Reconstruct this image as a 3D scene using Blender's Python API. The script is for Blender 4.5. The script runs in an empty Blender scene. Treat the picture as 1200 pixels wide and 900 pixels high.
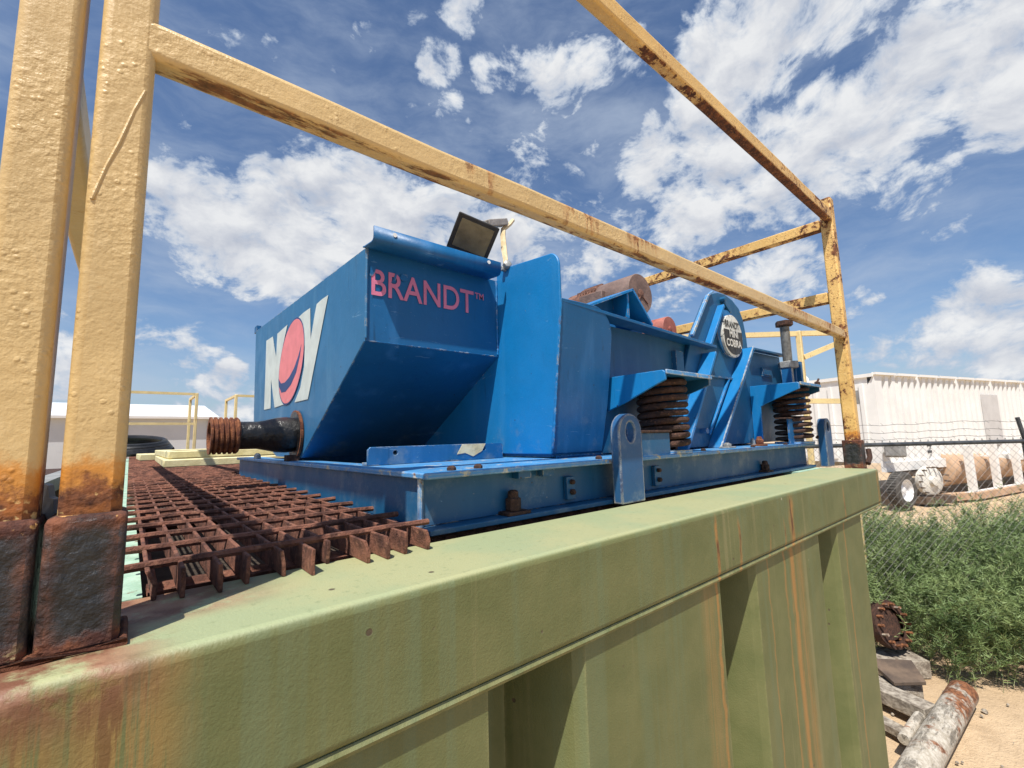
import bpy, bmesh, math, random
import numpy as np
from mathutils import Vector, Matrix
random.seed(7)
SC = bpy.context.scene
COL = SC.collection

# ------------------------------------------------------------------ camera
CAM = Vector((0, 0, 2.2))
RT = Vector((0.76560887, -0.64278629, -0.02586201))
UP = Vector((-0.05702902, -0.10785967, 0.99252908))
FW = Vector((0.64077355, 0.75841419, 0.11923579))
cd = bpy.data.cameras.new('camera')
cam = bpy.data.objects.new('camera', cd); COL.objects.link(cam)
m = Matrix((RT, UP, -FW)).transposed().to_4x4(); m.translation = CAM
cam.matrix_world = m
cd.sensor_width = 36; cd.lens = 529.21 * 36 / 1200
cd.clip_start = 0.02; cd.clip_end = 3000
SC.camera = cam

# ------------------------------------------------------------------ sun and sky
SUN = Vector((-0.46, -0.29, 1)).normalized()          # towards the sun
sl = bpy.data.lights.new('sun', 'SUN'); sl.energy = 5.0; sl.angle = math.radians(0.55); sl.color = (1, 0.95, 0.87)
so = bpy.data.objects.new('sun', sl); COL.objects.link(so)
so.rotation_euler = SUN.to_track_quat('Z', 'Y').to_euler(); so.location = (-5, -3, 12)
SC.view_settings.view_transform = 'Standard'; SC.view_settings.look = 'None'
SC.view_settings.gamma = 1; SC.view_settings.exposure = 0.32
SC.view_settings.use_curve_mapping = False
try:
    SC.cycles.use_denoising = True
    SC.cycles.max_bounces = 6; SC.cycles.diffuse_bounces = 4
    SC.cycles.caustics_reflective = False; SC.cycles.caustics_refractive = False
except Exception: pass

BL=[[0.035,0.91,0.413,0.99792,0.9],[0.092,0.92,0.38,0.99514,1],[0.198,0.898,0.394,0.99482,1],[0.29,0.844,0.452,0.99513,1],[0.383,0.816,0.433,0.9952,1],[0.476,0.771,0.424,0.99635,0.9],[0.581,0.703,0.41,0.99683,0.9],[0.129,0.935,0.331,0.99849,0.8],[0.258,0.826,0.502,0.99913,0.7],[0.16,0.867,0.473,0.99945,0.8],[0.6,0.669,0.44,0.99864,0.7],[0.335,0.62,0.709,0.99964,0.7],[0.382,0.638,0.669,0.99949,0.75],[0.417,0.665,0.619,0.9993,0.75],[0.458,0.662,0.593,0.99964,0.6],[0.243,0.723,0.646,0.99951,0.75],[0.092,0.769,0.632,0.99955,0.55],[0.143,0.755,0.64,0.99978,0.5],[0.27,0.679,0.683,0.99982,0.5],[0.465,0.588,0.662,0.99952,0.5],[0.071,0.741,0.667,0.99987,0.5],[0.394,0.564,0.726,0.99951,0.6],[0.55,0.532,0.644,0.99822,0.75],[0.59,0.463,0.661,0.99869,0.65],[0.65,0.52,0.553,0.99839,0.55],[0.579,0.539,0.612,0.99893,0.6],[0.482,0.547,0.685,0.9994,0.45],[0.728,0.44,0.525,0.99736,0.9],[0.636,0.395,0.663,0.99936,0.5],[0.731,0.218,0.647,0.99502,0.95],[0.73,0.272,0.627,0.99647,0.95],[0.754,0.316,0.575,0.99668,0.9],[0.799,0.328,0.504,0.99577,0.9],[0.804,0.402,0.438,0.99669,0.8],[0.854,0.282,0.436,0.99449,0.8],[0.857,0.2,0.475,0.99522,0.9],[0.869,0.122,0.48,0.99697,0.9],[0.855,0.057,0.515,0.99695,1],[0.861,0.007,0.509,0.99687,1],[0.896,-0.024,0.443,0.99708,0.95],[0.89,0.04,0.455,0.99822,0.7],[0.769,0.139,0.623,0.99802,0.9],[0.924,0.091,0.372,0.99902,0.5],[0.913,0.012,0.409,0.99893,0.55],[0.906,0.299,0.301,0.99766,0.85],[0.891,0.356,0.281,0.99886,0.6],[0.937,0.243,0.251,0.99906,0.5],[0.983,0.059,0.175,0.99866,0.85],[0.984,0.101,0.143,0.99824,0.85],[0.992,0.029,0.124,0.99856,0.85],[0.979,0.155,0.131,0.9984,0.7],[0.972,0.109,0.207,0.99989,0.6],[0.958,0.189,0.217,0.9997,0.5],[0.985,0.016,0.172,0.99946,0.8],[0.969,0.212,0.124,0.99857,0.6],[-0.08,0.99,0.117,0.99742,0.6],[0.05,0.993,0.103,0.99512,0.55],[0.138,0.982,0.131,0.99972,0.7],[-0.103,0.976,0.193,0.99902,0.35],[0.114,0.99,0.082,0.99722,0.6],[0.741,0.587,0.326,0.98712,0.50],[0.617,0.607,0.502,0.99289,0.50],[0.344,0.772,0.534,0.99264,0.32],[0.945,0.121,0.305,0.99352,0.25],[0.805,0.462,0.374,0.99485,0.5],[-0.073,0.929,0.364,0.9964,0.15]]

class NT:
    """small helper that writes node trees"""
    def __init__(s, tree): s.t = tree; s.n = tree.nodes; s.l = tree.links
    def node(s, typ, **kw):
        n = s.n.new(typ)
        for k, v in kw.items(): setattr(n, k, v)
        return n
    def put(s, sock, v):
        if v is None: return
        if isinstance(v, bpy.types.NodeSocket): s.l.new(v, sock)
        else:
            if isinstance(v, (tuple, list)) and len(v) == 3 and sock.type == 'RGBA': v = (*v, 1)
            sock.default_value = v
    def math(s, op, a, b=None, c=None, clamp=False):
        n = s.node('ShaderNodeMath', operation=op, use_clamp=clamp)
        s.put(n.inputs[0], a); s.put(n.inputs[1], b); s.put(n.inputs[2], c)
        return n.outputs[0]
    def vmath(s, op, a, b=None):
        n = s.node('ShaderNodeVectorMath', operation=op)
        s.put(n.inputs[0], a); s.put(n.inputs[1], b)
        return n.outputs['Value'] if op in ('DOT_PRODUCT', 'LENGTH') else n.outputs[0]
    def noise(s, vec, scale, detail=4, rough=0.55, dist=0.0, out='Fac'):
        n = s.node('ShaderNodeTexNoise'); s.put(n.inputs['Vector'], vec)
        n.inputs['Scale'].default_value = scale; n.inputs['Detail'].default_value = detail
        n.inputs['Roughness'].default_value = rough; n.inputs['Distortion'].default_value = dist
        return n.outputs[out]
    def voronoi(s, vec, scale, feature='F1'):
        n = s.node('ShaderNodeTexVoronoi', feature=feature); s.put(n.inputs['Vector'], vec)
        n.inputs['Scale'].default_value = scale
        return n.outputs['Distance']
    def step(s, v, a, b, lo=0.0, hi=1.0):
        n = s.node('ShaderNodeMapRange', interpolation_type='SMOOTHSTEP')
        s.put(n.inputs[0], v); n.inputs[1].default_value = a; n.inputs[2].default_value = b
        n.inputs[3].default_value = lo; n.inputs[4].default_value = hi
        return n.outputs[0]
    def mix(s, f, a, b, typ='MIX'):
        n = s.node('ShaderNodeMix', data_type='RGBA', blend_type=typ)
        s.put(n.inputs[0], f); s.put(n.inputs[6], a); s.put(n.inputs[7], b)
        return n.outputs[2]
    def sep(s, v):
        n = s.node('ShaderNodeSeparateXYZ'); s.put(n.inputs[0], v); return n.outputs
    def scale(s, v, sx, sy, sz, loc=(0, 0, 0)):
        n = s.node('ShaderNodeMapping'); s.put(n.inputs['Vector'], v)
        n.inputs['Scale'].default_value = (sx, sy, sz); n.inputs['Location'].default_value = loc
        return n.outputs[0]
    def add(s, *a):
        r = a[0]
        for b in a[1:]: r = s.math('ADD', r, b)
        return r
    def mul(s, *a):
        r = a[0]
        for b in a[1:]: r = s.math('MULTIPLY', r, b)
        return r
    def mx(s, *a):
        r = a[0]
        for b in a[1:]: r = s.math('MAXIMUM', r, b)
        return r

w = bpy.data.worlds.new('World'); SC.world = w; w.use_nodes = True
w.node_tree.nodes.clear(); W = NT(w.node_tree)
sky = W.node('ShaderNodeTexSky', sky_type='NISHITA', sun_disc=False)
sky.sun_elevation = math.asin(SUN.z); sky.sun_rotation = math.atan2(SUN.x, SUN.y)
sky.altitude = 0; sky.air_density = 1.0; sky.dust_density = 1.2; sky.ozone_density = 1.0
tc = W.node('ShaderNodeTexCoord'); D = tc.outputs['Generated']
cov = None
for x, y, z, c, wt in BL:
    d = W.vmath('DOT_PRODUCT', D, (x, y, z))
    c2 = 1 - (1 - c) * 2.6
    b = W.mul(W.step(d, c2, 1.0), wt * 1.18)
    cov = b if cov is None else W.math('MAXIMUM', cov, b)
warp = W.vmath('SCALE', W.noise(D, 5, 3, 0.5, out='Color')); warp.node.inputs['Scale'].default_value = 0.09
Pw = W.vmath('ADD', D, warp)
Ps = W.scale(Pw, 1, 1, 1.6)
n1 = W.noise(Ps, 7.5, 12, 0.60)
n2 = W.noise(W.vmath('ADD', Ps, (SUN.x * .028, SUN.y * .028, .05)), 7.5, 12, 0.60)
nf = W.noise(Ps, 30, 8, 0.62)
v = W.add(W.mul(W.math('SUBTRACT', n1, 0.5), 2.0), W.mul(W.math('SUBTRACT', nf, 0.5), 0.55), W.mul(cov, 0.78))
v2 = W.add(W.mul(W.math('SUBTRACT', n2, 0.5), 2.0), W.mul(W.math('SUBTRACT', nf, 0.5), 0.55), W.mul(cov, 0.78))
mask = W.step(v, 0.32, 0.68)
wisp = W.mul(W.step(W.noise(W.scale(Pw, 1, 1, 3.2), 3.2, 10, 0.62), 0.36, 0.80), 0.62)
mask = W.mx(mask, wisp)
relief = W.math('MULTIPLY_ADD', W.math('SUBTRACT', v, v2), 1.5, 0.60, clamp=True)
core = W.step(v, 0.75, 1.25)
shade = W.math('SUBTRACT', relief, W.mul(core, 0.10), clamp=True)
cloud = W.mix(shade, (6.2, 6.7, 7.9), (11.2, 11.3, 11.4))
cloud = W.mix(W.step(v, 0.40, 0.90), (6.4, 7.5, 9.2), cloud)
# the haze whitens the lowest degrees of the sky
zz = W.sep(D)[2]
hz = W.step(zz, 0.22, -0.02, 0.0, 0.35)
skyc = W.mix(1.0, sky.outputs[0], (1.22, 1.42, 1.66), 'MULTIPLY')
skyc = W.mix(hz, skyc, (6.5, 7.4, 8.4))
fin = W.mix(W.mul(mask, 0.97), skyc, cloud)
bg = W.node('ShaderNodeBackground'); W.put(bg.inputs[0], fin); bg.inputs[1].default_value = 0.0625
wo = W.node('ShaderNodeOutputWorld'); W.l.new(bg.outputs[0], wo.inputs[0])

# ------------------------------------------------------------------ materials
MATS = {}
def material(name, fn):
    mt = bpy.data.materials.new(name); mt.use_nodes = True
    t = mt.node_tree; t.nodes.clear(); N = NT(t)
    bs = N.node('ShaderNodeBsdfPrincipled'); o = N.node('ShaderNodeOutputMaterial')
    N.l.new(bs.outputs[0], o.inputs[0])
    N.P = N.node('ShaderNodeNewGeometry').outputs['Position']
    def setb(col=None, rough=None, metal=None, bump=None, bstr=0.3, bdist=0.01, spec=None):
        N.put(bs.inputs['Base Color'], col); N.put(bs.inputs['Roughness'], rough); N.put(bs.inputs['Metallic'], metal)
        if spec is not None: N.put(bs.inputs['Specular IOR Level'], spec)
        if bump is not None:
            b = N.node('ShaderNodeBump'); b.inputs['Strength'].default_value = bstr; b.inputs['Distance'].default_value = bdist
            N.put(b.inputs['Height'], bump); N.l.new(b.outputs[0], bs.inputs['Normal'])
    fn(N, setb); MATS[name] = mt
    return mt
def edges(N, radius):
    b = N.node('ShaderNodeBevel', samples=4); b.inputs['Radius'].default_value = radius
    g = N.node('ShaderNodeNewGeometry')
    return N.math('SUBTRACT', 1.0, N.vmath('DOT_PRODUCT', b.outputs[0], g.outputs['Normal']), clamp=True)
def rustcol(N, P, s=40):
    a = N.mix(N.step(N.noise(P, s, 6, 0.65), 0.35, 0.68), (0.055, 0.020, 0.012), (0.21, 0.075, 0.028))
    return N.mix(N.step(N.noise(P, s * 2.3, 3), 0.55, 0.75), a, (0.36, 0.15, 0.05))

def m_yellow(heavy, base=(0.60, 0.425, 0.190), feet=True, spots=.55):
    def f(N, setb):
        P = N.P; x, y, z = N.sep(P)
        big = N.noise(P, 5, 5, 0.6); fine = N.noise(P, 60, 6, 0.65)
        c = N.mix(N.step(big, 0.3, 0.7), tuple(a * .90 for a in base), tuple(min(1, a * 1.07) for a in base))
        c = N.mix(N.mul(N.step(fine, 0.5, 0.75), 0.3), c, (0.76, 0.57, 0.30))
        up = N.sep(N.node('ShaderNodeNewGeometry').outputs['Normal'])[2]
        xr = N.step(x, 0.4, 2.8, 0.0, 0.075)
        under = N.mul(N.step(up, -0.2, -0.9), N.step(N.noise(N.scale(P, .5, 1, 1), 9, 4), .35, .65), 0.13)
        topf = N.step(up, 0.3, 0.9, 0.0, 0.05)
        e = N.mul(N.step(edges(N, 0.006), 0.02, 0.25), 0.08)
        r = N.add(N.mul(N.noise(N.scale(P, 0.8, 1, 1), 7, 8, 0.7), 0.60), N.mul(N.noise(P, 45, 5, 0.7), 0.40), xr, under, topf, e, heavy)
        rm = N.step(r, 0.66, 0.70)
        # the far half of the top rail is darker on its underside
        far_under = N.mul(N.step(up, -0.3, -0.7), N.step(N.add(x, N.mul(N.noise(P, 30, 3), .03)), 1.385, 1.40), N.step(z, 3.2, 3.25), N.step(x, 2.70, 2.66))
        rm = N.mx(rm, far_under)
        spk = N.mul(N.step(N.noise(P, 105, 4, .6), .585, .64), N.step(N.noise(P, 11, 4), .38, .55), N.step(x, .8, 2.4, 0.0, spots))
        rm = N.mx(rm, spk)
        pt = None
        for cx, wd in ((.46, .05), (.74, .09), (.97, .10), (2.10, .16), (2.5, .10)):
            q = N.step(N.math('ABSOLUTE', N.math('SUBTRACT', x, cx)), wd, wd * .1); pt = q if pt is None else N.mx(pt, q)
        pt = N.mul(pt, N.step(N.add(N.noise(N.scale(P, 1.5, 1, .35), 30, 6, .65), N.step(z, 2.66, 2.70, -.03, .12)), .50, .62), N.step(z, 2.72, 2.70), N.step(z, 2.62, 2.64))
        seam = N.mul(N.step(up, -.5, -.9), N.step(N.noise(N.scale(P, .6, 3.0, 1), 16, 7, .7), .50, .60), N.step(z, 2.60, 2.62), N.step(z, 2.72, 2.70))
        c = N.mix(N.mul(pt, .75), c, (.42, .17, .045))
        rm = N.mx(rm, N.mul(pt, N.step(N.noise(P, 50, 6, .7), .48, .58)), N.mul(seam, .9))
        halo = N.mul(N.step(r, 0.61, 0.67), 0.55)
        c = N.mix(halo, c, (0.50, 0.27, 0.08))
        if feet:
            wob = N.math('MULTIPLY_ADD', N.noise(P, 26, 8, .72), 0.085, -0.0425)
            zf = N.add(z, wob)
            c = N.mix(N.mul(N.step(zf, 2.200, 2.176), 0.95), c, (0.56, 0.23, 0.035))
            c = N.mix(N.mul(N.step(zf, 2.168, 2.155), .8), c, (0.30, 0.085, 0.018))
            foot = N.mul(N.step(zf, 2.176, 2.158), N.step(N.noise(P, 34, 5, .65), .30, .55))
            rm = N.mx(rm, foot)
            flake = N.mul(N.step(zf, 2.165, 2.155), N.step(N.noise(P, 52, 3, .6), .58, .62))
        c = N.mix(rm, c, rustcol(N, P))
        if feet: c = N.mix(flake, c, (0.66, 0.44, 0.18))
        h = N.add(N.mul(N.noise(P, 260, 3, 0.6), 0.3), N.mul(N.noise(P, 120, 3, .5), N.step(N.noise(P, 9, 3), .35, .65, .25, 1.0)), N.mul(N.noise(P, 14, 3), 1.2), N.mul(N.step(N.voronoi(P, 95), .32, .1), N.step(N.noise(P, 18, 3), .45, .6), .35), N.mul(rm, N.noise(P, 120, 4), 0.8), N.mul(rm, -0.3))
        setb(c, N.mix(rm, (.45, .45, .45), (.9, .9, .9)), None, h, 0.40, 0.005)
    return f
material('yellow_rail_paint', m_yellow(0.012))
material('weathered_yellow_paint', m_yellow(0.062, (0.70, 0.45, 0.15), feet=True, spots=1.0))
material('pale_yellow_paint', m_yellow(-0.16, (0.72, 0.56, 0.27), feet=False))

def f(N, setb):
    P = N.P; n = N.noise(P, 18, 8, 0.68)
    e = N.step(edges(N, 0.030), 0.004, 0.12)
    z = N.sep(P)[2]
    lo = N.step(z, 2.045, 2.014, 0, 0.32); hi = N.step(z, 2.110, 2.134, 0, .22)
    k = N.step(N.add(n, N.mul(e, 0.22), lo, hi), 0.62, 0.76)
    c = N.mix(N.step(N.noise(P, 60, 5), 0.3, 0.7), (0.010, 0.011, 0.012), (0.032, 0.033, 0.034))
    c = N.mix(k, c, N.mix(N.step(N.noise(P, 34, 6, .66), .38, .66), (0.060, 0.020, 0.014), (0.22, 0.078, 0.036)))
    c = N.mix(N.mul(N.step(N.noise(P, 60, 4, .7), .60, .66), N.step(z, 2.118, 2.136)), c, (0.58, 0.33, 0.11))
    c = N.mix(N.mul(N.step(N.noise(P, 40, 5, .7), .56, .62), N.step(z, 2.034, 2.016)), c, (0.36, 0.27, 0.13))
    setb(c, N.mix(k, (.5, .5, .5), (.9, .9, .9)), None, N.add(N.mul(N.noise(P, 26, 5, 0.6), 1.2), N.mul(N.noise(P, 110, 4), 0.35), N.mul(k, .25)), 0.75, 0.010)
material('black_socket_paint', f)

def f(N, setb):
    P = N.P; x, y, z = N.sep(P)
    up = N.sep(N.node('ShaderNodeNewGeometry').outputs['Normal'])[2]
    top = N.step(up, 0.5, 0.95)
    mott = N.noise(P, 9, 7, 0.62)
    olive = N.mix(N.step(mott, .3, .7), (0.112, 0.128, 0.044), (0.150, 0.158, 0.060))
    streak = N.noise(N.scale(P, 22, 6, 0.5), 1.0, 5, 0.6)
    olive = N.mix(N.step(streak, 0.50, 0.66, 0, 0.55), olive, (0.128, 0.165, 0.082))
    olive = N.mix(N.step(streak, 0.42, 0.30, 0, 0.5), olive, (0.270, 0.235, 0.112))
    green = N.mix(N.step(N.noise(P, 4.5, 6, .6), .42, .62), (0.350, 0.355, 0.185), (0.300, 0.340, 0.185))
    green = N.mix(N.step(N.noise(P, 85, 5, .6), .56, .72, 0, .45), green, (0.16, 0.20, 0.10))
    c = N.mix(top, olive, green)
    # tan wear along the folded edge of the rim
    e = N.mul(N.step(edges(N, 0.02), 0.03, 0.3), N.step(N.noise(P, 30, 6, .7), .35, .6))
    c = N.mix(N.mul(e, 0.45), c, (0.42, 0.38, 0.19))
    # rust runs below the rim: each has its place along the wall
    side = N.math('SUBTRACT', 1.0, top)
    xs = N.add(x, N.mul(N.math('SUBTRACT', N.noise(N.scale(P, 1, 1, 5), 4, 4), 0.5), 0.03))
    runs = None
    for cx, wd, z0, st in ((1.112, .012, 1.985, 1.0), (1.235, .012, 1.96, .75), (1.42, .007, 1.90, .6), (1.60, .028, 1.99, 1.0), (1.54, .010, 1.93, .7), (1.66, .045, 1.86, .55), (2.16, .010, 1.97, .8), (1.07, .05, 1.84, .35), (0.01, .07, 2.0, .6), (-.05, .04, 2.0, .55), (2.70, .02, 2.0, .8)):
        g = N.step(N.math('ABSOLUTE', N.math('SUBTRACT', xs, cx)), wd, wd * .15)
        s1 = N.mul(g, N.step(N.add(z, N.mul(N.noise(N.scale(P, 80, 10, 2), 1, 3), .05)), z0 + .05, z0 + .005), st)
        runs = s1 if runs is None else N.mx(runs, s1)
    runs = N.mul(runs, N.step(N.noise(N.scale(P, 130, 10, 4), 1.0, 5, .7), .36, .50), side)
    c = N.mix(N.mul(runs, 0.85), c, (0.37, 0.185, 0.05))
    dark = N.mul(N.step(runs, .40, .75), N.step(N.noise(N.scale(P, 90, 10, 9), 1, 5, .65), .48, .56), N.step(z, 1.86, 1.90))
    c = N.mix(dark, c, (0.10, 0.035, 0.012))
    # rust spreading round the feet of the left posts
    near = N.mul(N.mx(N.step(x, 0.06, -0.01), N.mul(N.step(x, .22, .04), N.step(y, .625, .68))), N.step(y, .82, .76))
    rr = N.mul(near, N.step(N.noise(P, 16, 7, .68), .36, .52), N.step(z, 1.945, 2.005))
    c = N.mix(rr, c, N.mix(N.step(N.noise(P, 20, 5), .4, .6), (0.17, 0.070, 0.038), (0.31, 0.17, 0.10)))
    # rust flakes from the shaker's feet and small chips
    fl = N.mul(top, N.step(N.noise(P, 6.5, 8, .7), .685, .73))
    c = N.mix(fl, c, (0.33, 0.16, 0.07))
    chips = N.mul(N.step(N.voronoi(P, 17), 0.085, 0.055), N.step(N.noise(P, 6, 2), .52, .56))
    c = N.mix(N.mul(chips, .9), c, N.mix(N.step(N.noise(P, 9, 1), .45, .55), (0.08, 0.055, 0.035), (0.55, 0.52, 0.36)))
    bl = N.mul(side, N.step(N.noise(P, 9, 9, .72), .695, .715))
    c = N.mix(bl, c, N.mix(N.step(N.noise(P, 60, 4), .4, .6), (.10, .04, .016), (.34, .17, .06)))
    h = N.add(N.mul(N.noise(P, 75, 6, .68), .35), N.mul(N.noise(P, 300, 3), .3), N.mul(rr, .6), N.mul(chips, -.5), N.mul(N.noise(P, 3.0, 2), 4.5), N.mul(bl, -.6))
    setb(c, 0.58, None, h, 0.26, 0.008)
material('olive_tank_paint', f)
def f(N, setb):
    P = N.P
    c = N.mix(N.step(N.noise(P, 20, 6, .65), .35, .6), (.42, .58, .46), (.28, .44, .33))
    c = N.mix(N.step(N.noise(P, 34, 7, .7), .60, .66), c, (.20, .085, .05))
    setb(c, .7, None, N.noise(P, 90, 5), .4, .004)
material('mint_deck_paint', f)

def f(N, setb):
    P = N.P
    c = N.mix(N.step(N.noise(P, 26, 7, .66), .35, .66), (0.075, 0.028, 0.018), (0.27, 0.108, 0.066))
    c = N.mix(N.step(N.noise(P, 90, 4), .52, .72, 0, .7), c, (0.32, 0.15, 0.09))
    h = N.add(N.noise(P, 190, 5, .7), N.mul(N.noise(P, 60, 4), .8))
    setb(c, 0.9, None, h, 0.9, 0.006)
material('rusty_grating_steel', f)
def f(N, setb):
    P = N.P
    c = N.mix(N.step(N.noise(P, 30, 7, .66), .35, .66), (0.024, 0.011, 0.008), (0.080, 0.036, 0.022))  # rust tones lowered to carry the shade on the springs as well
    c = N.mix(N.step(N.noise(P, 100, 4), .56, .72, 0, .7), c, (0.22, 0.10, 0.055))
    setb(c, 0.85, None, N.noise(P, 130, 6, .7), 0.9, 0.006)
material('dark_rusty_steel', f)
def f(N, setb):
    P = N.P
    c = N.mix(N.step(N.noise(P, 40, 6), .35, .66), (0.12, 0.035, 0.018), (0.30, 0.11, 0.045))
    setb(c, 0.9, None, N.noise(P, 200, 6, .7), 1.0, 0.008)
material('orange_rust', f)

def m_blue(base, wear=0.0, dirt=0.3, faded=(0.07, 0.24, 0.52), edge=.22, er=.006):
    def f(N, setb):
        P = N.P; x, y, z = N.sep(P)
        n = N.noise(P, 5, 6, .6)
        c = N.mix(N.step(n, .3, .7), tuple(a * .92 for a in base), tuple(a * 1.05 for a in base))
        c = N.mix(N.step(N.noise(N.scale(P, 14, 14, 1.5), 1, 5, .6), .5, .75, 0, dirt), c, faded)
        c = N.mix(N.step(N.noise(P, 70, 5, .65), .60, .75, 0, .35), c, tuple(a * .45 for a in base))
        drip = N.mul(N.step(N.noise(N.scale(P, 55, 55, 3.5), 1.0, 4, .6), .60, .74), N.step(N.noise(P, 3.5, 4), .48, .62), .55)
        c = N.mix(drip, c, tuple(a * .35 + .004 for a in base))
        dust = N.mul(N.step(N.noise(P, 11, 7, .7), .50, .72), N.step(z, 2.32, 2.13), .5)
        c = N.mix(dust, c, (0.22, 0.27, 0.30))
        fleck = N.step(N.noise(P, 160, 3, .6), .70, .74, 0, .55)
        c = N.mix(fleck, c, (0.20, 0.36, 0.52))
        scr = N.step(N.noise(N.scale(P, 3, 3, 26), 2.2, 6, .7, 1.2), .665, .69, 0, .35)
        c = N.mix(scr, c, (0.25, 0.42, 0.6))
        e = N.step(edges(N, er), 0.02, 0.2)
        wm = N.step(N.add(N.mul(N.noise(P, 24, 7, .7), .9), N.mul(e, edge), wear), .66, .70)
        pale = N.mix(N.step(N.noise(P, 17, 5), .42, .58), (0.50, 0.44, 0.29), N.mix(N.step(N.noise(P, 60, 3), .4, .6), (0.16, 0.07, 0.035), (0.55, 0.55, 0.52)))
        c = N.mix(wm, c, pale)
        chipm = N.step(N.noise(P, 33, 8, .74), .700, .712)
        c = N.mix(chipm, c, N.mix(N.step(N.noise(P, 70, 3), .45, .55), (.09, .04, .025), (.42, .42, .38)))
        spots = N.mul(N.step(N.voronoi(P, 21), .075, .045), N.step(N.noise(P, 5, 2), .56, .6))
        c = N.mix(spots, c, (0.03, 0.025, 0.03))
        h = N.add(N.mul(N.noise(P, 120, 4), .35), N.mul(N.noise(P, 9, 3), 1.2), N.mul(wm, -.5))
        setb(c, N.step(N.noise(P, 8, 4), .3, .7, .36, .52), None, h, 0.22, 0.006, spec=.45)
    return f
material('blue_paint', m_blue((0.006, 0.104, 0.270)))
material('faded_blue_paint', m_blue((0.026, 0.142, 0.300), 0.0, .6, (.07, .21, .37)))
material('sunlit_blue_paint', m_blue((0.006, 0.175, 0.450), 0.0, .35, (.04, .23, .48)))  # lighter copy of the blue: sunlight on sun-facing plates is put in the colour
material('worn_blue_paint', m_blue((0.06, 0.25, 0.52), 0.14, .7, (0.20, 0.42, 0.65), .34, .008))
material('chipped_blue_paint', m_blue((0.016, 0.085, 0.210), 0.03, .5, (0.06, 0.14, 0.25), .50, .012))
material('dull_blue_paint', m_blue((0.011, 0.096, 0.212), 0.0, .45, (0.05, 0.15, 0.26)))  # greyer, darker blue; on the hanger cheeks it stands for shade
def m_decal(col, thr, under):
    def f(N, setb):
        P = N.P
        c = N.mix(N.step(N.noise(P, 12, 5), .35, .65), tuple(a * .86 for a in col), col)
        c = N.mix(N.step(N.noise(P, 38, 7, .7), thr, thr + .03), c, under)
        setb(c, 0.55, None, N.noise(P, 150, 4), 0.15, 0.004)
    return f
material('pink_lettering', m_decal((0.70, 0.20, 0.32), .66, (0.012, 0.13, 0.38)))
material('white_decal', m_decal((0.58, 0.64, 0.62), .69, (0.03, 0.10, 0.22)))
material('pink_decal', m_decal((0.75, 0.225, 0.24), .70, (0.5, 0.42, 0.40)))
material('navy_decal', m_decal((0.025, 0.06, 0.19), .7, (0.3, 0.2, 0.25)))
def f(N, setb):
    P = N.P
    k = N.step(N.noise(P, 28, 6, .7), .39, .45)
    c = N.mix(k, (0.035, 0.037, 0.035), (0.60, 0.60, 0.55))
    c = N.mix(N.step(N.noise(P, 60, 4), .58, .66), c, (0.16, 0.13, 0.09))
    setb(c, 0.5, None, N.noise(P, 60, 5), 0.4, 0.004)
material('chipped_plate_paint', f)
def m_simple(c1, c2, s=12, rough=.6, metal=0., bump=.3, bs=80, bd=.005, spec=None):
    def f(N, setb):
        P = N.P
        c = N.mix(N.step(N.noise(P, s, 6, .62), .32, .68), c1, c2)
        setb(c, rough, metal, N.noise(P, bs, 5, .6), bump, bd, spec)
    return f
material('plate_black', m_simple((.02, .02, .02), (.06, .06, .055), 40))
material('plate_white', m_simple((.5, .5, .46), (.75, .75, .7), 60))
material('motor_primer', m_simple((.13, .085, .072), (.22, .145, .12), 14, .75, 0, .5))
material('motor_rust', m_simple((.10, .045, .03), (.26, .13, .09), 35, .85, 0, .8))
material('red_motor_paint', m_simple((.28, .075, .055), (.42, .14, .10), 18, .7))
material('black_pipe_coating', m_simple((.008, .008, .009), (.028, .026, .025), 20, .28, 0, .8, 22, .012))
material('zinc_steel', m_simple((.24, .24, .23), (.42, .42, .40), 50, .5, .4))
material('lamp_housing', m_simple((.26, .245, .23), (.38, .36, .34), 30, .6))
material('lamp_gasket', m_simple((.015, .015, .015), (.03, .03, .03), 30, .6))
material('dusty_lamp_glass', m_simple((.125, .105, .06), (.20, .17, .10), 18, .25, 0, .1))
material('cream_conduit_paint', m_simple((.55, .43, .24), (.74, .62, .40), 25, .55))
material('black_hose_rubber', m_simple((.008, .008, .009), (.022, .022, .022), 20, .4))
material('cream_rail_paint', m_simple((.60, .52, .26), (.80, .72, .42), 8, .55))
material('white_trailer_paint', m_simple((.74, .73, .70), (.81, .80, .77), 1.5, .5, 0, .1, 6))
material('grey_panel_paint', m_simple((.52, .50, .48), (.60, .58, .56), 2, .6))
material('grey_plastic', m_simple((.20, .20, .19), (.30, .30, .29), 5, .6))
material('tyre_rubber', m_simple((.045, .042, .038), (.10, .09, .08), 12, .85))
material('white_rim_paint', m_simple((.62, .62, .62), (.80, .80, .80), 6, .4))
material('chassis_steel', m_simple((.07, .05, .038), (.16, .11, .075), 6, .8))
material('tan_tank_paint', m_simple((.44, .29, .18), (.56, .38, .25), 2.2, .7, 0, .2, 10))
material('galvanized_wire', m_simple((.13, .125, .12), (.24, .23, .22), 10, .6, .2))
material('dark_fence_paint', m_simple((.025, .03, .035), (.07, .075, .08), 10, .5))
material('warehouse_cladding', m_simple((.44, .45, .465), (.50, .51, .525), .3, .5))
material('warehouse_roof_sheet', m_simple((.72, .73, .74), (.80, .81, .82), .5, .4))
material('dark_opening', m_simple((.008, .008, .009), (.014, .014, .014), 3, 1.0, 0, 0, 10, .001, 0.0))
material('grey_wood', m_simple((.16, .13, .10), (.42, .37, .30), 24, .9, 0, .8, 60, .01))
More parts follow.
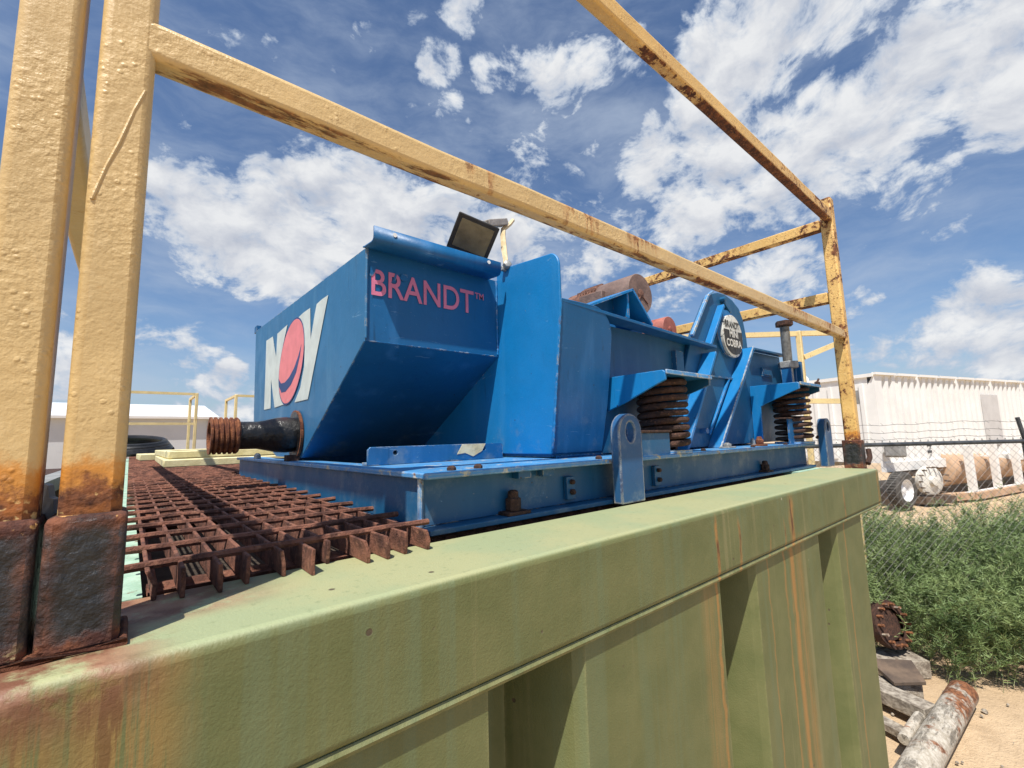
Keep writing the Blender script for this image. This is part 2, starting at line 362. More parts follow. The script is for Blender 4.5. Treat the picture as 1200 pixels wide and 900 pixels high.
material('tank_interior', m_simple((.03, .022, .016), (.07, .05, .035), 5, .9))
material('leaf_green', m_simple((.105, .170, .052), (.230, .300, .110), 3.5, .6, 0, 0))
material('light_stem_green', m_simple((.24, .27, .13), (.38, .38, .22), 5, .7, 0, 0))
material('dry_stem', m_simple((.20, .16, .085), (.36, .29, .17), 5, .8, 0, 0))
def f(N, setb):
    P = N.P; x, y, z = N.sep(P)
    k = N.step(N.add(N.mul(N.noise(N.scale(P, .35, 1.5, 1.5), 17, 10, .76, .3), .9), N.mul(N.noise(P, 4, 3), .4)), .64, .74)
    c = N.mix(N.mul(k, .85), N.mix(N.step(N.noise(P, 30, 6, .7), .35, .65), (.36, .31, .24), (.56, .51, .43)), N.mix(N.step(N.noise(P, 45, 4), .4, .6), (.10, .085, .065), (.22, .19, .15)))
    r = N.mul(N.step(N.add(N.noise(P, 7, 7, .68), N.step(x, 4.5, 5.2, 0, .18)), .55, .66), N.step(z, .05, .12))
    c = N.mix(r, c, N.mix(N.step(N.noise(P, 40, 5), .4, .6), (.13, .05, .022), (.30, .12, .05)))
    setb(c, .8, None, N.add(N.mul(k, -.5), N.noise(P, 60, 4)), .6, .006)
material('peeling_white_paint', f)
material('rusty_white_paint', m_decal((.70, .68, .62), .60, (.20, .09, .05)))
def f(N, setb):
    P = N.P
    c = N.mix(N.step(N.noise(P, .35, 5, .6), .35, .65), (.46, .325, .195), (.58, .425, .265))
    c = N.mix(N.step(N.noise(P, 2.6, 7, .65), .52, .7, 0, .5), c, (.38, .265, .155))
    c = N.mix(N.step(N.noise(P, 45, 4, .7), .60, .70, 0, .6), c, (.24, .17, .11))
    c = N.mix(N.step(N.noise(P, 30, 4, .7), .66, .74, 0, .8), c, (.66, .55, .40))
    h = N.add(N.mul(N.noise(P, 1.2, 5), 2.0), N.noise(P, 12, 6, .7), N.mul(N.noise(P, 70, 4), .4))
    setb(c, .95, None, h, .7, .05)
material('dry_sand', f)

# ------------------------------------------------------------------ mesh helpers
class MB:
    def __init__(s): s.v = []; s.f = []
    def _add(s, vs, fs):
        o = len(s.v); s.v += [tuple(p) for p in vs]; s.f += [tuple(i + o for i in q) for q in fs]; return s
    def box(s, x0, x1, y0, y1, z0, z1):
        return s._add([(x, y, z) for z in (z0, z1) for y in (y0, y1) for x in (x0, x1)],
                      [(0, 2, 3, 1), (4, 5, 7, 6), (0, 1, 5, 4), (2, 6, 7, 3), (0, 4, 6, 2), (1, 3, 7, 5)])
    def prism(s, poly, axis, a, b):
        """polygon extruded along an axis; poly is (y,z), (x,z) or (x,y)"""
        area = sum(p[0] * q[1] - q[0] * p[1] for p, q in zip(poly, poly[1:] + poly[:1]))
        if area < 0: poly = poly[::-1]
        put = {'X': lambda p, t: (t, p[0], p[1]), 'Y': lambda p, t: (p[0], t, p[1]), 'Z': lambda p, t: (p[0], p[1], t)}[axis]
        n = len(poly); lo, hi = min(a, b), max(a, b)
        vs = [put(p, lo) for p in poly] + [put(p, hi) for p in poly]
        fs = [tuple(range(n - 1, -1, -1)), tuple(range(n, 2 * n))] + [(i, (i + 1) % n, (i + 1) % n + n, i + n) for i in range(n)]
        if axis == 'Y': fs = [q[::-1] for q in fs]
        return s._add(vs, fs)
    def slab(s, pts, t):
        """planar polygon in space given thickness vector t"""
        n = len(pts); t = Vector(t)
        vs = [Vector(p) for p in pts] + [Vector(p) + t for p in pts]
        fs = [tuple(range(n - 1, -1, -1)), tuple(range(n, 2 * n))] + [(i, (i + 1) % n, (i + 1) % n + n, i + n) for i in range(n)]
        return s._add(vs, fs)
    def tube(s, pts, r, n=8, cap=True, closed=False):
        pts = [Vector(p) for p in pts]; k = len(pts)
        rs = r if isinstance(r, (list, tuple)) else [r] * k
        vs = []; prev = None
        for i, p in enumerate(pts):
            a = pts[(i - 1) % k] if (i or closed) else p; b = pts[(i + 1) % k] if (i < k - 1 or closed) else p
            t = (b - a).normalized()
            if prev is None:
                u = t.cross(Vector((0, 0, 1)) if abs(t.z) < .9 else Vector((1, 0, 0))).normalized()
            else: u = (prev - t * prev.dot(t)).normalized()
            prev = u; w_ = t.cross(u)
            vs += [p + (u * math.cos(2 * math.pi * j / n) + w_ * math.sin(2 * math.pi * j / n)) * rs[i] for j in range(n)]
        fs = []
        for i in range(k if closed else k - 1):
            i2 = (i + 1) % k
            for j in range(n):
                j2 = (j + 1) % n
                fs.append((i * n + j, i * n + j2, i2 * n + j2, i2 * n + j))
        if cap and not closed: fs += [tuple(range(n - 1, -1, -1)), tuple(range((k - 1) * n, k * n))]
        return s._add(vs, fs)
    def bar(s, p0, p1, wd, ht, up=(0, 0, 1)):
        p0 = Vector(p0); p1 = Vector(p1); t = (p1 - p0).normalized(); u = Vector(up)
        sd = t.cross(u).normalized(); u = sd.cross(t)
        vs = [p + sd * a * wd / 2 + u * b * ht / 2 for p in (p0, p1) for b in (-1, 1) for a in (-1, 1)]
        return s._add(vs, [(0, 2, 3, 1), (4, 5, 7, 6), (0, 1, 5, 4), (2, 6, 7, 3), (0, 4, 6, 2), (1, 3, 7, 5)])
    def lathe(s, prof, o, ax, n=32, cap=True):
        """profile of (along, radius) turned about axis ax from o"""
        o = Vector(o); ax = Vector(ax).normalized()
        u = ax.cross(Vector((0, 0, 1)) if abs(ax.z) < .9 else Vector((1, 0, 0))).normalized(); w_ = ax.cross(u)
        vs = []; k = len(prof)
        for t, r in prof: vs += [o + ax * t + (u * math.cos(2 * math.pi * j / n) + w_ * math.sin(2 * math.pi * j / n)) * r for j in range(n)]
        fs = [(i * n + j, i * n + (j + 1) % n, (i + 1) * n + (j + 1) % n, (i + 1) * n + j) for i in range(k - 1) for j in range(n)]
        if cap: fs += [tuple(range(n - 1, -1, -1)), tuple(range((k - 1) * n, k * n))]
        return s._add(vs, fs)
    def build(s, name, mat, parent=None, bevel=0, seg=2, smooth=False, solid=0, origin=None, ang=35):
        me = bpy.data.meshes.new(name)
        base = Vector((0, 0, 0))
        if parent is None and origin is not None: base = Vector(origin)
        me.from_pydata([tuple(Vector(p) - base) for p in s.v], [], s.f); me.update()
        bm = bmesh.new(); bm.from_mesh(me); bmesh.ops.recalc_face_normals(bm, faces=bm.faces[:]); bm.to_mesh(me); bm.free()
        me.materials.append(MATS[mat] if isinstance(mat, str) else mat)
        ob = bpy.data.objects.new(name, me); COL.objects.link(ob); ob.location = base
        if parent is not None:
            ob.parent = parent
            off = Vector((0, 0, 0)); q = parent
            while q is not None: off += q.location; q = q.parent
            ob.location = -off
        if solid: md = ob.modifiers.new('solid', 'SOLIDIFY'); md.thickness = solid; md.offset = 0
        if bevel:
            md = ob.modifiers.new('bevel', 'BEVEL'); md.width = bevel; md.segments = seg; md.limit_method = 'ANGLE'; md.angle_limit = math.radians(40)
            md.harden_normals = False
        if smooth or bevel:
            for p in me.polygons: p.use_smooth = True
            bm = bmesh.new(); bm.from_mesh(me)
            for e in bm.edges:
                if len(e.link_faces) == 2 and e.calc_face_angle() > math.radians(ang): e.smooth = False
            bm.to_mesh(me); bm.free()
        return ob
def tag(o, label, cat, group=None, kind=None):
    if label: o['label'] = label
    if cat: o['category'] = cat
    if group: o['group'] = group
    if kind: o['kind'] = kind
    return o
def thing(name, label, cat, loc=(0, 0, 0), group=None):
    o = bpy.data.objects.new(name, None); COL.objects.link(o); o.location = loc; o.empty_display_size = .1
    return tag(o, label, cat, group)
def text_mb(body, size, weight=0.0, shear=0.0):
    cu = bpy.data.curves.new('text', 'FONT'); cu.body = body; cu.size = size; cu.offset = weight; cu.extrude = 0.0; cu.shear = shear
    o = bpy.data.objects.new('text', cu); COL.objects.link(o)
    bpy.context.view_layer.update()
    me = bpy.data.meshes.new_from_object(o.evaluated_get(bpy.context.evaluated_depsgraph_get()))
    vs = [tuple(v.co) for v in me.vertices]; fs = [tuple(p.vertices) for p in me.polygons]
    bpy.data.objects.remove(o); bpy.data.curves.remove(cu); bpy.data.meshes.remove(me)
    return vs, fs
def LD(lat, dep, z=0.0):     # metres to the right of and ahead of where the photographer stands
    return Vector((.7658 * lat + .6454 * dep, -.6430 * lat + .7638 * dep, z))
Lv = Vector((.7658, -.6430, 0)); Dv = Vector((.6454, .7638, 0))
ZD = 2.01   # top of the tank

# ------------------------------------------------------------------ ground
gm = MB(); n = 48; R_ = 900.0
gx = [math.copysign(abs(t) ** 3, t) * R_ for t in np.linspace(-1, 1, n)]
for y in gx:
    for x in gx:
        d = math.hypot(x, y); gm.v.append((x + 4, y + 2, (0.05 * math.sin(x * .9) * math.cos(y * .7)) * min(1, d / 6) - .02 if d < 60 else 0))
gm.f = [(j * n + i, j * n + i + 1, (j + 1) * n + i + 1, (j + 1) * n + i) for j in range(n - 1) for i in range(n - 1)]
g = gm.build('ground', 'dry_sand', smooth=True); g['kind'] = 'structure'

# ------------------------------------------------------------------ mud tank
T = thing('mud_tank', 'olive green steel mud tank with ribbed end wall, rust runs and a rusty grated top', 'tank', (1.2, .6, 0))
YB = .555
b = MB().box(-.16, 2.742, YB, .78, 1.853, ZD)
b.build('rim_beam', 'olive_tank_paint', T, bevel=.012, seg=4)
MB().tube([(-.16, .563, 1.848), (1.0, .563, 1.848), (2.74, .563, 1.848)], .007, 6).build('weld_seam', 'olive_tank_paint', T, smooth=True)
prof = [(-.16, .0)]
for e in (-.312, .418, 1.13, 1.86):
    if e > -.1: prof += [(e, 0), (e + .008, .012), (e + .045, .140), (e + .140, .140), (e + .194, .016), (e + .212, 0)]
prof += [(2.405, 0), (2.407, .2)]
vs = []; 
for z in (0.12, 1.853):
    for x, d in prof: vs.append((x, YB + .012 + d, z))
k = len(prof)
wl = MB(); wl._add(vs, [(i, i + 1, i + 1 + k, i + k) for i in range(k - 1)])
wl.build('end_wall', 'olive_tank_paint', T, smooth=True, ang=24)
MB().box(2.39, 2.402, .79, 11.0, .12, 1.99).box(-.16, -.148, .79, 11.0, .12, 1.99).build('side_wall', 'olive_tank_paint', T)
MB().box(-.145, 2.385, .80, 11.0, 1.30, 1.31).build('inner_floor', 'tank_interior', T)
MB().box(-.2, 2.5, .50, 11.05, 0.0, .12).build('skid', 'chassis_steel', T)
MB().box(-.14, .024, .782, 11.0, 1.985, ZD - .002).box(2.40, 2.74, .782, 11.0, 1.985, ZD - .002).box(.026, 2.39, 10.8, 11.0, 1.985, ZD - .002).build('deck_edge_plate', 'mint_deck_paint', T)
for y in (.86, 1.8, 2.9, 3.1, 4.4, 5.8, 7.2, 8.6, 10.0): MB().tube([(.03, y, 1.975), (2.38, y, 1.975)], .030, 14).build('cross_pipe', 'rusty_grating_steel', T, smooth=True)
MB().box(.03, .36, .800, .812, 1.92, ZD - .003).build('inner_lip', 'rusty_grating_steel', T)
# welded sleeves that the handrail posts stand in
for (x0, x1, y0, y1, z0) in ((-.0565, .003, .608, .674, ZD), (-.121, -.0605, .610, .678, ZD)):
    sk = MB().box(x0, x1, y0, y1, z0, 2.137); 
    sk.build('post_sleeve', 'black_socket_paint', T, bevel=.006)
    MB().tube([(x0 - .003, y0 - .003, ZD + .003), (x1 + .003, y0 - .003, ZD + .003), (x1 + .003, y1 + .003, ZD + .003), (x0 - .003, y1 + .003, ZD + .003)], .005, 8, closed=True).build('sleeve_weld', 'orange_rust', T, smooth=True)
MB().box(2.744, 2.812, .612, .690, 1.88, 2.146).build('post_sleeve', 'black_socket_paint', T, bevel=.004)
MB().tube([(2.80, .605, 2.03), (2.83, .60, 2.06), (2.84, .605, 2.10)], .012, 8).build('pin', 'dark_rusty_steel', T, smooth=True)

# ------------------------------------------------------------------ gratings
def grating(label, x0, x1, y0, y1, ragged=False, step=.0385, rod=.128, group=None, zt=2.047):
    t = thing('steel_grating', label, 'grating', ((x0 + x1) / 2, y0, ZD), group)
    bb = MB(); rr = MB(); x = x0 + .002; i = 0
    while x < x1:
        ye = y0
        if ragged:
            ye = y0 + random.choice((-.055, -.075, -.04, -.065, -.05, -.025)) - (.02 if x > .26 else 0)
            tilt = random.uniform(-.006, .012)
        else: tilt = 0
        w_ = .0054 if ragged else .0052
        # bar with a ragged broken end
        zz = zt - (random.uniform(0, .004) if ragged else 0)
        ends = [(ye, zt - .037), (ye - random.uniform(-.004, .006), zt - .020), (ye + random.uniform(0, .008), zz)] if ragged else [(ye, zt - .037), (ye, zt)]
        poly = ends + [(y1, zt), (y1, zt - .037)]
        o = len(bb.v); bb.prism(poly, 'X', x - w_ / 2, x + w_ / 2)
        if ragged:
            for q in range(o, len(bb.v)):
                px, py, pz = bb.v[q]
                if py < y0 + .01: bb.v[q] = (px + tilt * (1 if pz < zt - .01 else .3), py, pz)
        x += step; i += 1
    y = y0 + (.0 if ragged else rod * .5)
    while y < y1:
        seg = 10; pts = [(x0 - .018 + (x1 - x0 + .030) * q / seg, y + random.uniform(-.0012, .0012), zt - .001 + random.uniform(-.001, .001)) for q in range(seg + 1)]
        rr.tube(pts, .0058, 7); y += rod
    bb.build('bearing_bars', 'rusty_grating_steel', t, bevel=.001 if ragged else 0, seg=1)
    rr.build('cross_rods', 'rusty_grating_steel', t, smooth=True)
    return t
G = 'rusty grating panels on the tank top'
grating('rusty steel grating panel with ragged broken bar ends, nearest the black post sleeves', .021, .432, .785, 2.97, True, group=G)
grating('rusty steel grating panel lying just beyond the near one, left of the stacked yellow frames', .021, .60, 3.0, 5.9, group=G)
grating('rusty steel grating panel behind the blue shaker, under the stacked yellow frames', .62, 2.36, 3.0, 5.9, group=G)
grating('rusty steel grating at the far end of the tank top, around the black hose', .021, 2.36, 5.93, 10.78, rod=.2, group=G)

# ------------------------------------------------------------------ handrails
def post(x, y, z0, z1, mat, par, wd=.060, name='post'):
    return MB().box(x - wd / 2, x + wd / 2, y - wd / 2, y + wd / 2, z0, z1).build(name, mat, par, bevel=.009, seg=3)
H = thing('handrail', 'yellow square tube handrail running along the near edge of the green tank', 'handrail', (-.03, .638, 2.137), 'yellow handrails on the tank')
post(-.0260, .6440, 2.10, 3.44, 'yellow_rail_paint', H, .048)
post(2.778, .650, 2.02, 3.425, 'weathered_yellow_paint', H, .058)
def wob_rail(p0, p1, wd, ht, name, mat, par, n=14, amp=.0012, bev=.008):
    p0 = Vector(p0); p1 = Vector(p1); mb = MB(); t = (p1 - p0).normalized(); sd = t.cross(Vector((0, 0, 1))).normalized(); u = sd.cross(t)
    vs = []
    for i in range(n + 1):
        c = p0.lerp(p1, i / n) + Vector((0, 0, random.uniform(-amp, amp))) + sd * random.uniform(-amp, amp)
        vs += [c - sd * wd / 2 - u * ht / 2, c + sd * wd / 2 - u * ht / 2, c + sd * wd / 2 + u * ht / 2, c - sd * wd / 2 + u * ht / 2]
    fs = [(3, 2, 1, 0), tuple(range(4 * n, 4 * n + 4))]
    for i in range(n):
        for j in range(4): fs.append((i * 4 + j, i * 4 + (j + 1) % 4, i * 4 + 4 + (j + 1) % 4, i * 4 + 4 + j))
    mb._add(vs, fs); return mb.build(name, mat, par, bevel=bev, seg=3)
wob_rail((-.020, .637, 2.6712), (2.75, .640, 2.684), .035, .047, 'mid_rail', 'yellow_rail_paint', H)
wob_rail((-.020, .637, 3.318), (2.752, .640, 3.318), .037, .058, 'top_rail', 'weathered_yellow_paint', H)
wd_ = MB().tube([(-.045, .6206, 2.46), (-.036, .6208, 2.50), (-.027, .6204, 2.532), (-.017, .6209, 2.575), (-.009, .6206, 2.602)], .0019, 8); wd_.build('weld_bead', 'yellow_rail_paint', H, smooth=True)

H2 = thing('handrail', 'yellow handrail section going back along the left edge, its post leftmost of all', 'handrail', (-.1, .64, 2.137), 'yellow handrails on the tank')
post(-.0875, .6445, 2.10, 3.44, 'yellow_rail_paint', H2, .048)
wob_rail((-.0875, .672, 2.615), (-.0875, 4.4, 2.615), .044, .055, 'mid_rail', 'yellow_rail_paint', H2)
wob_rail((-.0875, .672, 3.330), (-.0875, 4.4, 3.330), .044, .055, 'top_rail', 'yellow_rail_paint', H2)
post(-.0875, 4.43, ZD, 3.42, 'yellow_rail_paint', H2, .048)

H3 = thing('handrail', 'rust flaked yellow handrail going back from the right corner post', 'handrail', (2.777, .7, ZD), 'yellow handrails on the tank')
wob_rail((2.777, .682, 3.288), (2.777, 5.2, 3.288), .05, .056, 'top_rail', 'weathered_yellow_paint', H3, bev=.005)
wob_rail((2.777, .682, 2.890), (2.777, 5.2, 2.890), .05, .056, 'mid_rail', 'weathered_yellow_paint', H3, bev=.005)
post(2.777, 5.23, ZD - .1, 3.40, 'weathered_yellow_paint', H3, .055)

def far_rail(label, x0, x1, y, inner):
    t = thing('handrail', label, 'handrail', ((x0 + x1) / 2, y, ZD), 'far yellow handrails')
    for x in (x0, x1): post(x, y, ZD, 3.20, 'pale_yellow_paint', t, .05)
    MB().box(x0 + .026, x1 - .026, y - .022, y + .022, 3.155, 3.2).build('top_rail', 'pale_yellow_paint', t)
    MB().box(x0 + .026, x1 - .026, y - .022, y + .022, 2.60, 2.645).build('mid_rail', 'pale_yellow_paint', t)
    xi = inner
    post(xi, y + 1.2, ZD, 3.20, 'pale_yellow_paint', t, .05)
    MB().box(xi - .02, xi + .02, y + .03, y + 1.17, 3.155, 3.2).build('return_rail', 'pale_yellow_paint', t)
far_rail('pale yellow handrail at the far end of the tank, left of the gap', -.55, .92, 10.3, .92)
far_rail('pale yellow handrail at the far end of the tank, behind the black pipe', 1.56, 2.7, 10.3, 1.56)
ld = thing('handrail', 'clean pale yellow handrail on a neighbouring tank, seen behind the grey jack bolt', 'handrail', (5.8, 1.77, 0))
for p in ((5.82, 1.76), (6.17, 1.47)): post(p[0], p[1], 0, 3.34, 'pale_yellow_paint', ld, .055)
def slab_rail(p, q, nm): MB().bar(p, q, .045, .055).build(nm, 'pale_yellow_paint', ld)
slab_rail((5.84, 1.745, 3.31), (6.15, 1.487, 3.31), 'top_rail'); slab_rail((5.80, 1.785, 3.31), (4.6, 2.85, 3.31), 'top_rail')
slab_rail((5.845, 1.74, 3.03), (6.145, 1.49, 3.18), 'brace'); slab_rail((5.84, 1.745, 2.53), (6.15, 1.487, 2.52), 'mid_rail')

# ------------------------------------------------------------------ shale shaker
S = thing('shale_shaker', 'blue steel shale shaker with pink and white lettering, bolted down on the green tank', 'shale shaker', (1.6, 1.8, ZD))
x0, x1, zt = .452, 2.742, 2.135
fr = MB()
fr.box(x0 + .012, x1, .810, .905, ZD + .001, ZD + .013).box(x0 + .014, x1, .852, .864, ZD + .0135, zt - .0135)
fr.box(x0 + .015, x0 + .027, .8645, 2.88, ZD + .0135, zt - .0135).box(x0 + .010, x0 + .085, .906, 2.88, ZD + .001, ZD + .013)
fr.box(x1 - .012, x1, .8645, 2.88, ZD + .0135, zt - .0135).box(x0 + .028, x1 - .013, 2.868, 2.88, ZD + .0135, zt - .0135)
fr.prism([(x0 + .016, ZD + .0135), (x0 + .0165, zt - .0135), (x0 + .03, zt - .0135), (x0 + .075, ZD + .0135)], 'Y', .845, .8515) if False else None
BF = fr.build('base_frame', 'dull_blue_paint', S, bevel=.002)
tp = MB().box(x0, x1, .805, 1.24, zt - .013, zt).box(x0, x0 + .10, 1.2405, 2.88, zt - .013, zt)
tp.build('cover_plate', 'worn_blue_paint', S, bevel=.003)
MB().tube([(x0 + .012, .8505, ZD + .014), (x0 + .012, .8505, zt - .014)], .006, 6).build('corner_weld', 'worn_blue_paint', S, smooth=True)
# clamp bolts, rusted solid
def nut(x, y, z, r, h, mat='dark_rusty_steel', par=S, plate=True, name='anchor_bolt'):
    mb = MB()
    if plate: mb.box(x - r * 1.7, x + r * 1.9, y - r * 1.2, y + r * 1.2, z, z + .008)
    mb.lathe([(0.0085, r), (.0085 + h * .55, r), (.0085 + h * .56, r * .72), (h, r * .68), (h + .004, r * .4)], (x, y, z), (0, 0, 1), 6)
    return mb.build(name, mat, par, bevel=.002)
nut(.70, .835, ZD + .013, .019, .052); nut(2.16, .835, ZD + .013, .018, .046)
nut(2.20, .865, zt, .018, .040, 'orange_rust'); nut(1.90, .875, zt, .018, .020, 'zinc_steel'); nut(2.36, .96, zt, .012, .03, 'zinc_steel')
for x, h in ((.905, .06), (1.318, .064)):
    MB().box(x - .016, x + .016, .838, .8515, 2.035, 2.035 + h).build('web_pad', 'dull_blue_paint', S, bevel=.002)
    MB().lathe([(0, .008), (.008, .008), (.012, .005)], (x, .8375, 2.055), (0, -1, 0), 6).lathe([(0, .007), (.008, .007), (.012, .004)], (x, .8375, 2.035 + h - .014), (0, -1, 0), 6).build('pad_bolt', 'dark_rusty_steel', S)
for x in (.735, .815): MB().box(x - .022, x + .018, .828, .8515, 2.104, 2.1215).build('web_tab', 'dull_blue_paint', S)
# lifting lugs
def lug(x, y0, y1, wd, ztop, zh):
    pts = [(x - wd / 2, ZD + .002), (x + wd / 2, ZD + .002)]; r = wd / 2; zc = ztop - r
    pts += [(x + r * math.cos(a), zc + r * math.sin(a)) for a in np.linspace(0, math.pi, 17)]
    rh = wd * .20; zh = zc + .001
    n = 24
    hole = [(x + rh * math.cos(a), zh + rh * 1.35 * math.sin(a)) for a in np.linspace(0, 2 * math.pi, n, endpoint=False)]
    bm = bmesh.new()
    vo = [bm.verts.new((p[0], y0, p[1])) for p in pts]; vh = [bm.verts.new((p[0], y0, p[1])) for p in hole]
    eo = [bm.edges.new((vo[i], vo[(i + 1) % len(vo)])) for i in range(len(vo))]; eh = [bm.edges.new((vh[i], vh[(i + 1) % n])) for i in range(n)]
    bmesh.ops.triangle_fill(bm, edges=eo + eh, use_beauty=True, use_dissolve=False)
    ex = bmesh.ops.extrude_face_region(bm, geom=bm.faces[:])
    bmesh.ops.translate(bm, vec=(0, y1 - y0, 0), verts=[e for e in ex['geom'] if isinstance(e, bmesh.types.BMVert)])
    mb = MB(); bm.verts.index_update()
    mb._add([v_.co[:] for v_ in bm.verts], [tuple(v_.index for v_ in f_.verts) for f_ in bm.faces]); bm.free()
    mb.build('lifting_lug', 'chipped_blue_paint', S, bevel=.0025)
lug(1.092, .774, .8045, .108, 2.262, 2.22); lug(2.81, .758, .797, .095, 2.262, 2.21)
MB().tube([(2.76, .80, 2.16), (2.775, .79, 2.175), (2.79, .785, 2.20)], .008, 6).build('lug_pin', 'dark_rusty_steel', S, smooth=True)
# low drilled angle in front of the hopper
def drilled(xa, xb, y, z0, z1, holes, t=.008):
    mb = MB(); 
    bm = bmesh.new(); pts = [(xa, z0), (xb, z0), (xb, z1 - .006), (xb - .006, z1), (xa + .008, z1), (xa, z1 - .008)]
    vo = [bm.verts.new((p[0], y, p[1])) for p in pts]; ed = [bm.edges.new((vo[i], vo[(i + 1) % len(vo)])) for i in range(len(vo))]
    for hx, hz, hr in holes:
        vh = [bm.verts.new((hx + hr * math.cos(a), y, hz + hr * math.sin(a))) for a in np.linspace(0, 2 * math.pi, 16, endpoint=False)]
        ed += [bm.edges.new((vh[i], vh[(i + 1) % 16])) for i in range(16)]
    bmesh.ops.triangle_fill(bm, edges=ed, use_beauty=True)
    ex = bmesh.ops.extrude_face_region(bm, geom=bm.faces[:])
    bmesh.ops.translate(bm, vec=(0, t, 0), verts=[e for e in ex['geom'] if isinstance(e, bmesh.types.BMVert)])
    bm.verts.index_update(); mb._add([v_.co[:] for v_ in bm.verts], [tuple(v_.index for v_ in f_.verts) for f_ in bm.faces]); bm.free()
    return mb
la = drilled(.494, .962, 1.196, zt + .001, 2.186, [(.575, 2.168, .007), (.885, 2.170, .007)])
la.build('drilled_angle', 'blue_paint', S, bevel=.001)
MB().prism([(.78, 2.155), (.80, 2.1855), (.89, 2.1855), (.875, 2.162), (.84, 2.146), (.81, 2.158)], 'Y', 1.1945, 1.1958).build('bare_patch', m_ if False else 'cream_conduit_paint', S)
MB().box(.494, .962, 1.2045, 1.236, zt + .001, zt + .009).build('angle_foot', 'worn_blue_paint', S, bevel=.001)
# header box (feed hopper): open-topped folded plate
XH0, XH1 = .509, .998
prof = [(1.258, 2.775), (1.258, 2.494), (1.852, 2.150), (2.25, 2.150), (2.767, 2.300), (2.806, 2.832)]
mb = MB(); n = len(prof)
vs = [(XH0, y, z) for y, z in prof] + [(XH1, y, z) for y, z in prof]
fs = [tuple(range(n))] + [tuple(range(2 * n - 1, n - 1, -1))] + [(i, i + 1, i + 1 + n, i + n) for i in range(n - 1)]
mb._add(vs, fs)
HB = mb.build('header_box', 'faded_blue_paint', S, solid=.008)
for p in HB.data.polygons: p.use_smooth = False
HB.data.materials.append(MATS['blue_paint'])
for p in HB.data.polygons:
    if abs(p.normal.x) < .5: p.material_index = 1
# mounting lip above the lettering, folded out and up
lip = [(1.258, 2.776), (1.250, 2.773), (1.196, 2.7685), (1.186, 2.7705), (1.181, 2.776), (1.179, 2.784), (1.179, 2.811)]
lp = MB(); n = len(lip); xa, xb = .497, .958
lp._add([(xa, y, z) for y, z in lip] + [(xb, y, z) for y, z in lip], [(i, i + 1, i + 1 + n, i + n) for i in range(n - 1)])
LP = lp.build('mounting_lip', 'blue_paint', HB, smooth=True, solid=.005, ang=60)
for hx in (.560, .905): MB().lathe([(0, .0065), (.0072, .0065)], (hx, 1.1822, 2.799), (0, -1, 0), 14).build('lip_hole', 'white_trailer_paint', HB)
MB().tube([(.507, 1.252, 2.50), (.507, 1.252, 2.64), (.507, 1.252, 2.772)], .0045, 6).tube([(.507, 1.257, 2.493), (.507, 1.55, 2.325), (.507, 1.85, 2.152)], .003, 6).build('weld_seam', 'faded_blue_paint', HB, smooth=True)
MB().box(XH0 - .003, XH0 + .02, 2.79, 2.85, 2.826, 2.862).build('rear_lip', 'blue_paint', HB)
MB().prism([(2.7, 2.30), (2.86, 2.44), (2.70, 2.36), (2.55, 2.21)], 'X', XH0 + .02, XH0 + .03).build('rear_gusset', 'blue_paint', HB)
# writing
def wall_text(body, size, weight, x, z, y, mat, name, par, sx=1.0, clip=None, sh=0.0):
    vs, fs = text_mb(body, size, weight, sh)
    o = MB(); o._add([(x + p[0] * sx, y, z + p[1]) for p in vs], fs)
    return o.build(name, mat, par)
vs, fs = text_mb('BRANDT', .112, .0012)
tw = max(p[0] for p in vs) - min(p[0] for p in vs); tx = min(p[0] for p in vs); th = max(p[1] for p in vs) - min(p[1] for p in vs)
sx, sz = .370 / tw, .081 / th
o = MB(); o._add([(.5225 + (p[0] - tx) * sx, 1.2525, 2.6345 + (p[1]) * sz) for p in vs], fs)
o.build('lettering', 'pink_lettering', HB)
wall_text('TM', .032, .0004, .898, 2.690, 1.2525, 'pink_lettering', 'lettering', HB, .9)
# flaked-off bits of the lettering show the blue under it
for c in ([(.516, 2.690), (.520, 2.722), (.536, 2.722), (.533, 2.703), (.524, 2.690)], [(.583, 2.682), (.590, 2.690), (.600, 2.720), (.604, 2.719), (.600, 2.69), (.620, 2.690), (.620, 2.7165), (.626, 2.717), (.630, 2.688), (.61, 2.678)][:4] + [(.604, 2.719), (.598, 2.685)], [(.612, 2.700), (.620, 2.718), (.640, 2.718), (.640, 2.702), (.626, 2.694)]):
    MB().prism(c, 'Y', 1.2512, 1.2518).build('flaked_patch', 'blue_paint', HB)
N_ = [(2.529, 2.726), (2.391, 2.722), (2.353, 2.664), (2.309, 2.606), (2.302, 2.718), (2.123, 2.724), (2.19, 2.643), (2.231, 2.552), (2.236, 2.489), (2.187, 2.422), (2.137, 2.372), (2.303, 2.369), (2.396, 2.515), (2.383, 2.371), (2.519, 2.373), (2.52, 2.53)]
V_ = [(1.958, 2.718), (1.879, 2.722), (1.793, 2.72), (1.776, 2.591), (1.734, 2.679), (1.713, 2.715), (1.658, 2.718), (1.584, 2.716), (1.79, 2.366), (1.971, 2.368), (1.895, 2.42), (1.851, 2.499), (1.849, 2.577), (1.887, 2.652)]
